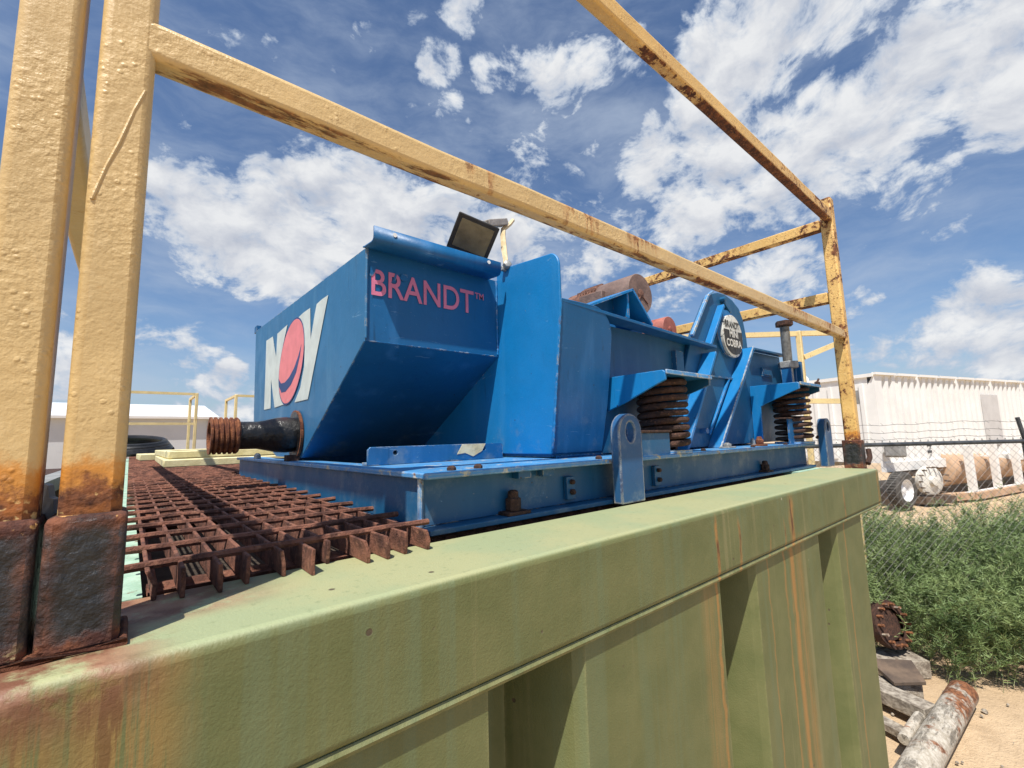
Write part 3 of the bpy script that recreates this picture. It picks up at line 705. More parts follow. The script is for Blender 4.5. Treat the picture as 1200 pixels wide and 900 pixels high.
O_ = [(1.861, 2.558), (1.859, 2.583), (1.86, 2.607), (1.866, 2.63), (1.875, 2.651), (1.888, 2.671), (1.905, 2.687), (1.926, 2.701), (1.949, 2.711), (1.975, 2.717), (2.003, 2.719), (2.032, 2.717), (2.062, 2.711), (2.092, 2.7), (2.122, 2.685), (2.149, 2.667), (2.174, 2.645), (2.196, 2.62), (2.213, 2.592), (2.226, 2.564), (2.234, 2.534), (2.237, 2.506), (2.234, 2.478), (2.226, 2.452), (2.214, 2.429), (2.196, 2.41), (2.175, 2.394), (2.15, 2.382), (2.124, 2.375), (2.095, 2.373), (2.066, 2.374), (2.036, 2.38), (2.007, 2.39), (1.98, 2.403), (1.954, 2.42), (1.93, 2.439), (1.91, 2.46), (1.892, 2.483), (1.878, 2.507), (1.868, 2.533)]
S_ = [(2.243, 2.497), (2.232, 2.461), (2.18, 2.427), (2.111, 2.425), (2.029, 2.446), (1.955, 2.488), (1.908, 2.55), (1.891, 2.594), (1.93, 2.553), (1.987, 2.511), (2.057, 2.482), (2.129, 2.467), (2.193, 2.469)]
XF = XH0 - .0045
MB().prism(N_, 'X', XF - .0004, XF).prism(V_, 'X', XF - .0004, XF).build('white_letters', 'white_decal', HB)
cy = sum(p[0] for p in O_) / 40; cz = sum(p[1] for p in O_) / 40
ring = [(cy + (p[0] - cy) * 1.035, cz + (p[1] - cz) * 1.035) for p in O_]
MB().prism(ring, 'X', XF - .0010, XF - .0006).build('oval_outline', 'navy_decal', HB)
MB().prism(O_, 'X', XF - .0016, XF - .0012).build('pink_oval', 'pink_decal', HB)
MB().prism(S_, 'X', XF - .0022, XF - .0018).build('swoosh', 'navy_decal', HB)
# black inlet pipe out of the hopper front
ax = (-1, 0, 0)
PI = MB().lathe([(0, .090), (.012, .090), (.0125, .066), (.04, .069), (.075, .066), (.115, .056), (.14, .051), (.22, .051)], (XH0 - .006, 1.92, 2.236), ax, 40).build('inlet_pipe', 'black_pipe_coating', S, smooth=True)
MB().lathe([(.001, .094), (.011, .096), (.012, .086)], (XH0 - .005, 1.92, 2.236), ax, 40).build('pipe_flange', 'orange_rust', PI, smooth=True)
cl = [(.20, .0), (.20, .060)]
for i in range(5): cl += [(.206 + i * .016, .066), (.212 + i * .016, .066), (.214 + i * .016, .060), (.218 + i * .016, .060)]
cl += [(.284, .066), (.290, .066), (.290, .048), (.24, .046)]
MB().lathe(cl, (XH0 - .006, 1.92, 2.236), ax, 40).build('threaded_collar', 'orange_rust', PI, smooth=True)
MB().box(XH0 - .05, XH0 - .004, 1.875, 1.915, zt, 2.158).build('pipe_foot', 'dark_rusty_steel', PI)
MB().lathe([(0, .016), (.018, .014), (.026, .006)], (.47, 2.45, zt), (0, 0, 1), 12).build('bolt_cap', 'zinc_steel', S, smooth=True)
# chute side plate: one bent sheet
xc = 1.0
face = [(2.55, 2.42), (2.62, 2.147), (1.003, 2.147), (.941, 2.617), (.941, 2.735)]
for a in np.linspace(0, math.radians(78), 8): face.append((.985 - .044 * math.cos(a), 2.738 + .050 * math.sin(a)))
face += [(.998, 2.789), (1.215, 2.812), (1.256, 2.80), (1.262, 2.5), (1.46, 2.38)]
ch = MB().prism(face, 'X', xc, xc + .009)
CH = ch.build('chute_plate', 'sunlit_blue_paint', S, bevel=.003)  # sun-facing side of the sheet painted lighter than the other side
side = [(xc + .004, 2.147), (1.246, 2.147)] + [(1.262, 2.30), (1.266, 2.42)]
R2 = .105
for a in np.linspace(0, math.pi / 2, 12): side.append((1.160 + R2 * math.cos(a), 2.532 + R2 * .97 * math.sin(a)))
side += [(xc + .004, 2.632)]
def yb(z): return 1.003 - (z - 2.147) * (.062 / .47)
mb = MB(); n = len(side)
vs = [(x, yb(z), z) for x, z in side] + [(x, yb(z) + .009, z) for x, z in side]
mb._add(vs, [tuple(range(n)), tuple(range(2 * n - 1, n - 1, -1))] + [(i, i + n, (i + 1) % n + n, (i + 1) % n) for i in range(n)])
mb.build('chute_side', 'blue_paint', S, bevel=.003)
# rolled bend between the two faces
bend = MB(); ks = 9; vs = []
for z in (2.147, 2.25, 2.35, 2.45, 2.55, 2.617):
    y = yb(z); r = .032
    for a in np.linspace(0, math.pi / 2, ks): vs.append((xc + r - .002 - r * math.cos(a), y + r - .002 - r * math.sin(a), z))
bend._add(vs, [(i * ks + j, i * ks + j + 1, (i + 1) * ks + j + 1, (i + 1) * ks + j) for i in range(5) for j in range(ks - 1)])
def bead(pts, r, par, mat='sunlit_blue_paint', name='weld_bead'):
    pts = [Vector(p) for p in pts]; out = []; rs = []
    for a, b_ in zip(pts, pts[1:]):
        k = max(2, int((b_ - a).length / .006))
        for i in range(k): out.append(a.lerp(b_, i / k)); rs.append(r * random.uniform(.7, 1.35))
    out.append(pts[-1]); rs.append(r)
    return MB().tube(out, rs, 6).build(name, mat, par, smooth=True)
bead([(xc + .002, .9395, 2.615), (xc + .002, .9975, 2.165)], .0035, CH)
bead([(.996, 1.254, 2.775), (.996, 1.254, 2.50)], .0035, HB)
bead([(.52, 1.2575, 2.4935), (.99, 1.2575, 2.4935)], .003, HB, 'blue_paint')
bead([(1.02, 1.001, 2.1385), (1.24, 1.001, 2.1385)], .004, CH, 'blue_paint')
# basket
bk = MB().prism([(1.01, 2.138), (1.01, 2.60), (2.42, 2.602), (2.60, 2.635), (2.95, 2.640), (2.985, 2.30), (2.97, 2.145)], 'Y', 1.006, 1.016)
bk.build('basket_side', 'dull_blue_paint', S, bevel=.002)
MB().prism([(1.01, 2.138), (1.01, 2.582), (2.95, 2.582), (2.95, 2.145)], 'Y', 1.0165, 2.62).build('basket_body', 'dull_blue_paint', S)
fl = MB()
fl._add([(1.01, .94, 2.620), (2.02, .94, 2.583), (2.02, 1.0055, 2.583), (1.01, 1.0055, 2.620), (1.01, .94, 2.632), (2.02, .94, 2.595), (2.02, 1.0055, 2.595), (1.01, 1.0055, 2.632)],
        [(0, 3, 2, 1), (4, 5, 6, 7), (0, 1, 5, 4), (1, 2, 6, 5), (2, 3, 7, 6), (3, 0, 4, 7)])
fl.build('basket_flange', 'blue_paint', S, bevel=.002)
MB().box(1.70, 1.84, .97, 1.0055, 2.42, 2.435).box(1.74, 1.80, .985, 1.0055, 2.435, 2.55).build('side_bracket', 'dull_blue_paint', S)
MB().prism([(2.47, 2.632), (2.47, 2.644), (2.955, 2.652), (2.955, 2.640)], 'Y', .968, 1.0055).build('rear_flange', 'dull_blue_paint', S, bevel=.002)
MB().box(2.955, 2.985, .90, 1.005, 2.30, 2.60).build('end_post', 'blue_paint', S, bevel=.002)
MB().box(2.66, 2.80, .998, 1.0055, 2.505, 2.555).box(2.675, 2.785, .995, .9975, 2.515, 2.545).build('data_plate', 'dull_blue_paint', S, bevel=.001)
# vibrator drive housing: tall plate with a round top
arc = [(1.64, 2.14), (1.875, 2.62), (2.05, 2.835), (2.10, 2.865), (2.165, 2.884), (2.243, 2.889), (2.325, 2.873), (2.395, 2.84), (2.43, 2.79), (2.455, 2.70), (2.462, 2.60), (2.35, 2.50), (1.98, 2.14)]
DH = MB().prism(arc, 'Y', .984, 1.0045).build('drive_housing', 'dull_blue_paint', S, bevel=.003)
MB().slab([(1.872, .968, 2.625), (2.047, .968, 2.838), (2.047, .9835, 2.838), (1.872, .9835, 2.625)], (-.010, 0, .008)).build('housing_rim', 'worn_blue_paint', DH, bevel=.002)
MB().slab([(2.047, .970, 2.838), (2.10, .970, 2.868), (2.10, .9835, 2.868), (2.047, .9835, 2.838)], (-.006, 0, .009)).build('housing_rim', 'worn_blue_paint', DH, bevel=.002)
MB().box(1.80, 2.30, .972, .9835, 2.455, 2.463).build('housing_seam', 'dull_blue_paint', DH)
MB().box(1.82, 1.86, .962, .9835, 2.30, 2.335).build('housing_block', 'blue_paint', DH)
MB().lathe([(0, .012), (.03, .012)], (1.90, .9835, 2.21), (0, -1, 0), 10).build('housing_bolt', 'blue_paint', DH)
MB().lathe([(0, .118), (.010, .118), (.013, .112)], (2.225, .9835, 2.685), (0, -1, 0), 40).build('bearing_cap', 'blue_paint', DH, smooth=True)
MB().bar((2.20, .975, 2.845), (2.265, .975, 2.80), .014, .022).lathe([(0, .012), (.022, .012), (.025, .006)], (2.19, .983, 2.85), (0, -1, 0), 10).build('cap_latch', 'dull_blue_paint', DH)
NP = MB().lathe([(0, .106), (.012, .106), (.014, .100)], (2.236, .970, 2.669), (0, -1, 0), 40).build('name_plate', 'chipped_plate_paint', S, smooth=True)
MB().prism([(2.236 + .097 * math.cos(a), 2.650 + .0 + .074 * math.sin(a)) for a in np.linspace(math.pi, 2 * math.pi, 20)] + [(2.333, 2.695), (2.139, 2.695)], 'Y', .9548, .9556).build('dark_field', 'plate_black', NP)
wall_text('BRANDT', .047, .0010, 2.152, 2.708, .9545, 'plate_black', 'plate_lettering', NP, .82)
wall_text('MINI', .046, .0014, 2.190, 2.662, .9535, 'plate_white', 'plate_lettering', NP)
wall_text('COBRA', .050, .0016, 2.153, 2.615, .9535, 'plate_white', 'plate_lettering', NP, .95)
for i in range(6):
    x_ = 1.36 + i * .115; z_ = 2.632 - .037 * (x_ - 1.01)
    MB().lathe([(0, .0105), (.007, .0105), (.010, .006)], (x_, .962, z_), (0, 0, 1), 6).build('flange_bolt', 'dark_rusty_steel', S)
for x_ in (.53, .60, 1.02, 1.45, 1.62, 2.05, 2.42): MB().lathe([(0, .010), (.006, .010), (.010, .005)], (x_, .835, zt), (0, 0, 1), 6).build('plate_bolt', 'dark_rusty_steel', S)
# sloping struts
def strut(a, b_, y0=.920, y1=.9835, t=.014, name='strut', mat='sunlit_blue_paint'):
    a = Vector((a[0], 0, a[1])); b_ = Vector((b_[0], 0, b_[1])); dd = (b_ - a).normalized(); nn = Vector((-dd.z, 0, dd.x))
    pts = [(p.x, y, p.z) for p, y in ((a, y0), (b_, y0), (b_, y1), (a, y1))]
    MB().slab(pts, tuple(-nn * t)).build(name, mat, S, bevel=.002)
strut((1.945, 2.137), (2.375, 2.625)); strut((1.955, 2.20), (2.19, 2.46), .972, .9835, .012, 'strut_backing')
bead([(1.935, .918, 2.139), (2.362, .918, 2.625)], .0035, S, 'worn_blue_paint')
strut((1.66, 2.137), (1.965, 2.56)); strut((1.985, 2.600), (2.150, 2.815), .950)
# spring hangers
def hanger(xa, xb, dz, leg):
    poly = [(1.005, 2.405), (.780, 2.405), (.772, 2.398), (.772, 2.372), (.80, 2.362), (.930, 2.310), (.958, 2.295), (.962, 2.137 - dz), (1.005, 2.137 - dz)]
    if not leg: poly = poly[:6] + [(1.005, 2.285)]
    poly = [(y, z + dz) for y, z in poly]
    h = MB().prism(poly, 'X', xa, xa + .010).build('spring_hanger', 'sunlit_blue_paint', S, bevel=.002)
    zt_ = 2.405 + dz
    MB().box(xa + .0105, xb - .0105, .772, 1.005, zt_ - .011, zt_ - .001).build('hanger_top', 'blue_paint', h)
    MB().prism([(y, z) for y, z in [(1.005, zt_ - .002), (.80, zt_ - .002), (.775, zt_ - .012), (.775, zt_ - .034), (.86, zt_ - .060), (1.005, zt_ - .125)]], 'X', xb - .010, xb).build('hanger_cheek', 'dull_blue_paint', h)  # darker blue than the near plate: shade inside the hanger is painted
    MB().box(xa + .002, xb - .002, .766, .7718, zt_ - .014, zt_ + .001).build('hanger_lip', 'worn_blue_paint', h, bevel=.002)
hanger(1.288, 1.592, 0.0, False); hanger(2.49, 2.80, .034, True)
def spring(x, y, z0, z1, r, wr, turns):
    k = int(turns * 20); pts = []
    for i in range(k + 1):
        a = 2 * math.pi * turns * i / k; pts.append((x + r * math.cos(a), y + r * math.sin(a), z0 + (z1 - z0) * i / k))
    MB().tube(pts, wr, 10).build('coil_spring', 'dark_rusty_steel', S, smooth=True)
spring(1.445, .885, 2.150, 2.385, .078, .0108, 9.0); spring(2.655, .870, 2.150, 2.42, .078, .0095, 9.0)
MB().lathe([(0, .09), (.010, .09)], (1.445, .885, zt), (0, 0, 1), 24).build('spring_seat', 'worn_blue_paint', S)
MB().lathe([(0, .09), (.010, .09)], (2.655, .872, zt), (0, 0, 1), 24).build('spring_seat', 'worn_blue_paint', S)
MB().box(1.20, 1.375, .822, .832, zt, 2.205).box(1.366, 1.376, .8325, .87, zt, 2.205).build('spring_guard', 'dull_blue_paint', S, bevel=.001)
MB().box(1.195, 1.382, .815, .862, 2.2055, 2.214).build('guard_cap', 'dark_rusty_steel', S, bevel=.002)
MB().box(2.52, 2.715, .845, .853, zt, 2.26).build('spring_guard', 'blue_paint', S)
MB().box(2.50, 2.73, .838, .90, 2.2605, 2.268).build('guard_cap', 'dark_rusty_steel', S, bevel=.002)
# jack bolt over the rear hanger
jx, jy = 2.775, .905
th = []
for i in range(56): th += [(2.545 + i * .0042, .0215), (2.547 + i * .0042, .0245)]
JB = MB().lathe([(z - 2.44, r) for z, r in [(2.44, .022)] + th], (jx, jy, 2.44), (0, 0, 1), 20).build('jack_bolt', 'zinc_steel', S, smooth=True)
MB().lathe([(0, .046), (.028, .046)], (jx, jy, 2.784), (0, 0, 1), 6).lathe([(.02, .030), (.034, .028)], (jx, jy, 2.779), (0, 0, 1), 12).build('bolt_head', 'dark_rusty_steel', JB, bevel=.003)
MB().lathe([(0, .052), (.036, .052), (.037, .044)], (jx, jy, 2.545), (0, 0, 1), 6).build('lock_nut', 'zinc_steel', JB, bevel=.003)
MB().box(jx - .040, jx - .032, jy - .025, jy + .025, 2.442, 2.544).box(jx + .032, jx + .040, jy - .025, jy + .025, 2.442, 2.544).box(jx - .0315, jx + .0315, jy + .01, jy + .02, 2.442, 2.544).build('jack_bracket', 'blue_paint', S, bevel=.002)
MB().tube([(2.83, .80, 2.455), (2.87, .80, 2.465), (2.89, .80, 2.48)], .006, 6).lathe([(0, .010), (.02, .010)], (2.84, .79, 2.44), (0, 0, 1), 8).build('hanger_bolt', 'dark_rusty_steel', S)
# motors above the basket
def motor(x, y, z, r, ln, mat, mat2):
    M_ = MB().lathe([(0, r * .97), (.004, r), (ln * .45, r), (ln * .46, r * .97)], (x, y, z), (0, 1, 0), 40).build('vibrator_motor', mat, S, smooth=True)
    prof = []
    for i in range(6):
        q = ln * .46 + i * ln * .042; prof += [(q, r * .95), (q + ln * .012, r * 1.06), (q + ln * .024, r * 1.06), (q + ln * .03, r * .95)]
    prof += [(ln * .74, r * .90), (ln * .98, r * .84), (ln, r * .4)]
    MB().lathe(prof, (x, y, z), (0, 1, 0), 40).build('finned_barrel', mat2, M_, smooth=True)
    for a in (60, 100, 140): 
        c, s_ = math.cos(math.radians(a)), math.sin(math.radians(a))
        MB().bar((x + c * r * 1.02, y + ln * .46, z + s_ * r * 1.02), (x + c * r * 1.02, y + ln * .72, z + s_ * r * 1.02), .012, .012).build('clamp_rib', mat2, M_)
    MB().lathe([(0, r * .22), (.003, r * .22), (.006, r * .1)], (x, y, z), (0, -1, 0), 20).bar((x, y - .0015, z - r * .05), (x - r * .48, y - .0015, z - r * .66), .006, .004).bar((x, y - .0015, z - r * .05), (x + r * .55, y - .0015, z - r * .42), .006, .004).build('cap_plate', mat2, M_)
    MB().lathe([(ln * .80, r * .86), (ln * .82, r * .95), (ln * .90, r * .95), (ln * .92, r * .86)], (x, y, z), (0, 1, 0), 32).build('fan_ring', mat2, M_, smooth=True)
    MB().box(x - r * 1.25, x - r * .86, y + ln * .30, y + ln * .62, z - r * .30, z + r * .34).build('terminal_box', mat, M_, bevel=.004)
    cb = [(x - r * 1.1, y + ln * .46, z - r * .3), (x - r * 1.15, y + ln * .46, z - r * .8), (x - r * 1.5, y + ln * .5, z - r * 1.35), (x - r * 2.6, y + ln * .6, z - r * 1.7)]
    MB().tube(cb, .009, 8).build('cable', 'black_hose_rubber', M_, smooth=True)
    MB().box(x - r * .6, x + r * .6, y + ln * .1, y + ln * .8, 2.571, z - r * .85).build('motor_foot', 'blue_paint', M_)
motor(1.622, 1.06, 2.794, .087, .40, 'motor_primer', 'motor_rust')
motor(2.60, 1.50, 2.868, .080, .36, 'red_motor_paint', 'red_motor_paint')
ap = (1.400, 2.742); lf = (1.135, 2.632); rt = (1.520, 2.622)
def gable(y0, y1, a, b_, t=.009, up=1):
    a = Vector((a[0], 0, a[1])); b_ = Vector((b_[0], 0, b_[1])); dd = (b_ - a).normalized(); nn = Vector((-dd.z, 0, dd.x)); nn = nn if nn.z > 0 else -nn
    return [(a.x, y0, a.z), (b_.x, y0, b_.z), (b_.x, y1, b_.z), (a.x, y1, a.z)], tuple(-nn * t)
p_, t_ = gable(.945, 1.10, lf, ap); MB().slab(p_, t_).build('motor_bracket', 'sunlit_blue_paint', S, bevel=.001)
p_, t_ = gable(.945, 1.10, ap, rt); MB().slab(p_, t_).build('motor_bracket', 'sunlit_blue_paint', S, bevel=.001)
MB().prism([(1.15, 2.63), (1.40, 2.73), (1.51, 2.625)], 'Y', 1.02, 1.03).build('bracket_web', 'blue_paint', S)
MB().box(1.372, 1.382, .955, 1.02, 2.628, 2.722).build('bracket_rib', 'sunlit_blue_paint', S)
MB().prism([(1.83, 2.598), (2.06, 2.81), (2.06, 2.598)], 'Y', 1.35, 1.36).build('rear_web', 'dull_blue_paint', S)

# ------------------------------------------------------------------ floodlight on its cream bracket
FL = thing('floodlight', 'grey square floodlight with dusty lens on a cream bent bracket above the blue hopper', 'floodlight', (.985, 1.205, 2.80))
c = CAM + (Vector((.860, 1.204, 2.885)) - CAM) * 1.08; nrm = Vector((-.35, -.7, -.6)).normalized()
e1 = (Vector((.9453, 1.148, 2.908)) - Vector((.8089, 1.186, 2.9432))); e1 = (e1 - nrm * e1.dot(nrm)).normalized(); e2 = nrm.cross(e1)
def fpt(a, b_, d): return c + e1 * a + e2 * b_ + nrm * d
hw, hh = .0780, .0650
def frustum(w0, h0, d0, w1, h1, d1):
    vs = [fpt(sx * w0, sy * h0, d0) for sx, sy in ((-1, -1), (1, -1), (1, 1), (-1, 1))] + [fpt(sx * w1, sy * h1, d1) for sx, sy in ((-1, -1), (1, -1), (1, 1), (-1, 1))]
    return vs, [(0, 1, 2, 3), (4, 7, 6, 5)] + [(i, i + 4, (i + 1) % 4 + 4, (i + 1) % 4) for i in range(4)]
MB()._add(*frustum(hw, hh, -.004, hw * .55, hh * .6, -.055)).build('housing', 'lamp_housing', FL, bevel=.006)
MB()._add(*frustum(hw * 1.03, hh * 1.04, .004, hw * 1.03, hh * 1.04, -.0038)).build('lens_frame', 'lamp_gasket', FL, bevel=.004)
MB()._add(*frustum(hw * .82, hh * .80, .0062, hw * .82, hh * .80, .0042)).build('lens', 'dusty_lamp_glass', FL, bevel=.001)
q0 = fpt(.03, -hh * .9, -.03) if fpt(0, -hh, 0).z > c.z else fpt(.03, hh * .9, -.03)
MB().bar(q0, CAM + (Vector((1.005, 1.21, 2.985)) - CAM) * 1.08, .040, .026).build('yoke', 'lamp_housing', FL, bevel=.003)
MB().lathe([(-.03, .009), (.03, .009)], q0, (.8, .3, .2), 8).build('pivot_bolt', 'zinc_steel', FL, bevel=.001)
MB().tube([(1.135, 1.31, 3.075), (1.115, 1.31, 3.050), (1.075, 1.30, 3.015), (1.055, 1.28, 2.975), (1.035, 1.25, 2.90), (1.02, 1.225, 2.85), (1.0, 1.203, 2.80)], [.008, .009, .010, .011, .012, .010, .009], 6).build('bent_bracket', 'cream_conduit_paint', FL, bevel=0)
MB().lathe([(0, .016), (.018, .016), (.022, .008)], (1.000, 1.198, 2.813), (-.3, -.8, .3), 6).box(.982, 1.012, 1.197, 1.212, 2.796, 2.812).build('clamp_bolt', 'zinc_steel', FL, bevel=.002)

# ------------------------------------------------------------------ loose things on the tank top
def frame_rail(label, x0, x1, y0, y1, z, w_=.06, bend=True):
    t = tag(MB().box(x0, x1, y0, y0 + w_, z, z + w_).box(x0, x1, y1 - w_, y1, z, z + w_).box(x0, x0 + w_, y0 + w_ + .002, y1 - w_ - .002, z, z + w_).box(x1 - w_, x1, y0 + w_ + .002, y1 - w_ - .002, z, z + w_).build('rail_frame', 'cream_rail_paint', None, bevel=.008, origin=((x0 + x1) / 2, y0, z)), label, 'rail frame', 'dismantled yellow rail frames')
    t.rotation_euler.z = random.uniform(-.02, .02); return t
frame_rail('dismantled cream yellow rail frame at the bottom of the pile on the grating', .20, 1.9, 4.25, 6.6, 2.048)
frame_rail('dismantled cream yellow rail frame lying on top of the pile', .23, 1.95, 4.34, 6.9, 2.110)
frame_rail('dismantled cream yellow rail frame furthest back on the grating, beside the black pipe', .10, 2.2, 7.0, 8.1, 2.048, .075)
hs = MB(); pts = []
for i in range(150):
    a = i * .19; k = i / 150; r = .50 - .10 * k
    pts.append((.02 + r * math.cos(a), 9.1 + r * math.sin(a), 2.09 + .16 * k + (r * math.sin(a) + r) * .16))
hs.tube(pts, .040, 8)
tag(hs.build('hose_coil', 'black_hose_rubber', None, smooth=True, origin=(.02, 9.1, 2.05)), 'coil of black hose piled at the far end of the grating', 'hose')
NT_ = thing('open_skid', 'dark rusty open skid with a pale rim, seen between the two left posts', 'skid', (-1.9, 6, 0))
MB().box(-2.4, -.38, 2.6, 8.8, .3, 1.95).build('skid_body', 'dark_rusty_steel', NT_)
MB().box(-2.45, -.33, 2.55, 2.65, 1.952, 2.03).box(-.43, -.33, 2.66, 8.8, 1.952, 2.03).build('skid_rim', 'grey_plastic', NT_)
MB().box(-2.0, -.6, 3.0, 3.6, .0, .298).box(-2.0, -.6, 8, 8.6, .0, .298).build('skid_foot', 'dark_rusty_steel', NT_)
tb = MB().slab([(-.0665, .675, 2.125), (-.055, .665, 2.125), (-.056, .665, 2.150), (-.060, .669, 2.152), (-.062, .670, 2.164), (-.066, .675, 2.166)], (.004, .008, 0))
tag(tb.build('metal_tab', 'grey_plastic', None, origin=(-.066, .70, 2.13)), 'small grey metal tab wedged between the two left posts', 'tab')

# ------------------------------------------------------------------ white trailer, right background
u = (Lv * .9135 + Dv * .4067).normalized(); pn = (Lv * -.4067 + Dv * .9135).normalized()   # along the side, and away from us
TR0 = LD(10.50, 13.0)
def tp_(a, b_, z): return TR0 + u * a + pn * b_ + Vector((0, 0, z))
def corr_trailer(label, a0, a1, z0, z1, wheels, zroof=3.80):
    t = thing('tank_trailer', label, 'trailer', tuple(tp_((a0 + a1) / 2, 1.25, 0)), 'white tank trailers')
    mb = MB(); pts = []; pitch = .34; n = int((a1 - a0 - .5) / pitch)
    pts += [(a0, .18), (a0 + .005, 0)]; a = a0 + .36
    while a < a1 - .3:
        pts += [(a, 0), (a + .05, .17), (a + .16, .17), (a + .21, 0)]; a += pitch
    pts += [(a1 - .005, 0), (a1, .18)]
    k = len(pts)
    vs = [tuple(tp_(p[0], p[1], z)) for z in (z0, z1 - .30) for p in pts] + [tuple(tp_(p[0], 0, z1)) for p in pts]
    fs = [(i, i + 1, i + 1 + k, i + k) for i in range(k - 1)] + [(i + k, i + 1 + k, i + 1 + 2 * k, i + 2 * k) for i in range(k - 1)]
    mb._add(vs, fs)
    mb.build('corrugated_side', 'white_trailer_paint', t)
    bx = [tuple(tp_(a, b_, z)) for z in (z0, z1) for a, b_ in ((a0, .175), (a1, .175), (a1, 2.5), (a0, 2.5))]
    MB()._add(bx, [(0, 3, 7, 4), (1, 5, 6, 2), (3, 2, 6, 7), (4, 7, 6, 5), (0, 1, 2, 3)]).build('body', 'white_trailer_paint', t)
    for i in range(5): MB().bar(tp_(a0 - .02, .35 + i * .45, z0 + .1), tp_(a0 - .02, .35 + i * .45, z1 - .25), .10, .05, tuple(u)).build('end_rib', 'white_trailer_paint', t)
    MB().bar(tp_(a0 - .02, .0, z1 - .02), tp_(a0 - .02, 2.5, z1 - .02), .08, .10).build('end_rail', 'white_trailer_paint', t)
    rb = MB(); q = a0 - .02
    while q < a1: rb.bar(tp_(q, -.02, z1 + .02), tp_(min(q + 1.05, a1), -.02, z1 + .02), .10, .07); q += 1.18
    rb.build('roof_rail', 'white_trailer_paint', t)
    MB().bar(tp_(a0, .02, z0 - .12), tp_(a1, .02, z0 - .12), .12, .26).bar(tp_(a0, 2.4, z0 - .12), tp_(a1, 2.4, z0 - .12), .12, .26).build('chassis_rail', 'white_trailer_paint', t)
    return t
TR = corr_trailer('white corrugated tank trailer with a grey side panel, behind the chain link fence', 0, 9.9, 1.22, 3.78, True)
MB().slab([tp_(6.15, -.012, 1.7), tp_(7.35, -.012, 1.7), tp_(7.35, -.012, 3.28), tp_(6.15, -.012, 3.28)], tuple(pn * .01)).build('side_panel', 'grey_panel_paint', TR)
MB().slab([tp_(6.25, -.012, 1.55), tp_(7.2, -.012, 1.55), tp_(7.0, -.012, 1.68), tp_(6.45, -.012, 1.68)], tuple(pn * .01)).build('panel_hinge', 'grey_panel_paint', TR)
MB().slab([tp_(2.35, -.015, 1.42), tp_(2.58, -.015, 1.42), tp_(2.58, -.015, 1.50), tp_(2.35, -.015, 1.50)], tuple(pn * .01)).slab([tp_(2.35, -.015, 1.62), tp_(2.58, -.015, 1.62), tp_(2.58, -.015, 1.70), tp_(2.35, -.015, 1.70)], tuple(pn * .01)).build('ladder_rung', 'dark_fence_paint', TR)
MB().bar(tp_(.02, -.3, 1.40), tp_(.02, -.3, 1.80), .42, .3, tuple(u)).build('grey_box', 'grey_plastic', TR, bevel=.05)
MB().bar(tp_(.02, .5, 2.95), tp_(.02, .5, 3.35), .12, .05, tuple(u)).build('light_bracket', 'grey_plastic', TR)
MB().slab([tp_(.3, -.02, 1.2), tp_(1.9, -.02, 1.2), tp_(1.7, -.02, .75), tp_(.3, -.02, .95)], tuple(pn * .2)).build('underframe', 'chassis_steel', TR)
MB().lathe([(0, .34), (.16, .34), (.28, .27), (.37, .14), (.39, .03)], tp_(-.1, 2.2, 3.74), (0, 0, 1), 20).build('roof_dome', 'white_trailer_paint', TR, smooth=True)
def wheel(a, b_):
    o = tp_(a, b_, .50)
    wh = MB().lathe([(-.14, .30), (-.15, .44), (-.11, .495), (.11, .495), (.15, .44), (.14, .30)], o, tuple(-pn), 36, cap=False).build('wheel', 'tyre_rubber', TR, smooth=True)
    tr_ = MB()
    for i in range(40):
        an = 2 * math.pi * i / 40; r_ = u * math.cos(an) + Vector((0, 0, 1)) * math.sin(an)
        tr_.bar(o + r_ * .497 - pn * .11, o + r_ * .497 + pn * .11, .03, .02, tuple(r_))
    tr_.build('tread', 'tyre_rubber', wh)
    MB().lathe([(-.13, .30), (.10, .30), (.135, .31), (.14, .295), (.10, .27), (.02, .24), (.0, .15), (.06, .10), (.08, .02)], o, tuple(-pn), 36).build('rim', 'white_rim_paint', wh, smooth=True)
wheel(.05, -.32); wheel(-.35, .55)
TR2 = corr_trailer('white corrugated tank trailer parked beyond the first one, at the right edge', 10.7, 17.0, 1.22, 3.62, False)
MB().bar(tp_(11.5, .1, .06), tp_(11.5, .1, 1.0), .3, .3, tuple(u)).bar(tp_(16, .1, .06), tp_(16, .1, 1.0), .3, .3, tuple(u)).build('landing_leg', 'chassis_steel', TR2)
MB().bar(tp_(9.2, .3, .03), tp_(9.2, .3, 1.0), .2, .2, tuple(u)).bar(tp_(9.2, 2.2, .03), tp_(9.2, 2.2, 1.0), .2, .2, tuple(u)).build('landing_leg', 'chassis_steel', TR)

# big tan pipe and the white rack in front of it
def px_ld(px, dep): return (px - 600) / 529.2 * dep
A = LD(px_ld(1082, 14.6), 14.6, .88); B_ = LD(px_ld(1260, 21.0), 21.0, .88)
PT = tag(MB().lathe([(0, .30), (.02, .50), (.05, .56), ((B_ - A).length, .56)], tuple(A), tuple(B_ - A), 48).build('tan_pipe', 'tan_tank_paint', None, smooth=True, origin=(A.x, A.y, .3)), 'large tan coloured pipe lying on the ground in front of the white trailer', 'pipe')
PT2 = thing('pipe_rack', 'low rack of white posts on a long base beam holding the tan pipe', 'rack', tuple(LD(px_ld(1125, 14.2), 14.2)))
C0 = LD(px_ld(1122, 14.0), 14.0, 0); C1 = LD(px_ld(1235, 17.6), 17.6, 0)
MB().bar(C0 + Vector((0, 0, .10)), C1 + Vector((0, 0, .10)), .30, .20).build('base_beam', 'tan_tank_paint', PT2)
MB().bar(C0 + Vector((0, 0, .215)) - u * .2, C1 + Vector((0, 0, .215)), .10, .028).build('base_flange', 'white_trailer_paint', PT2)
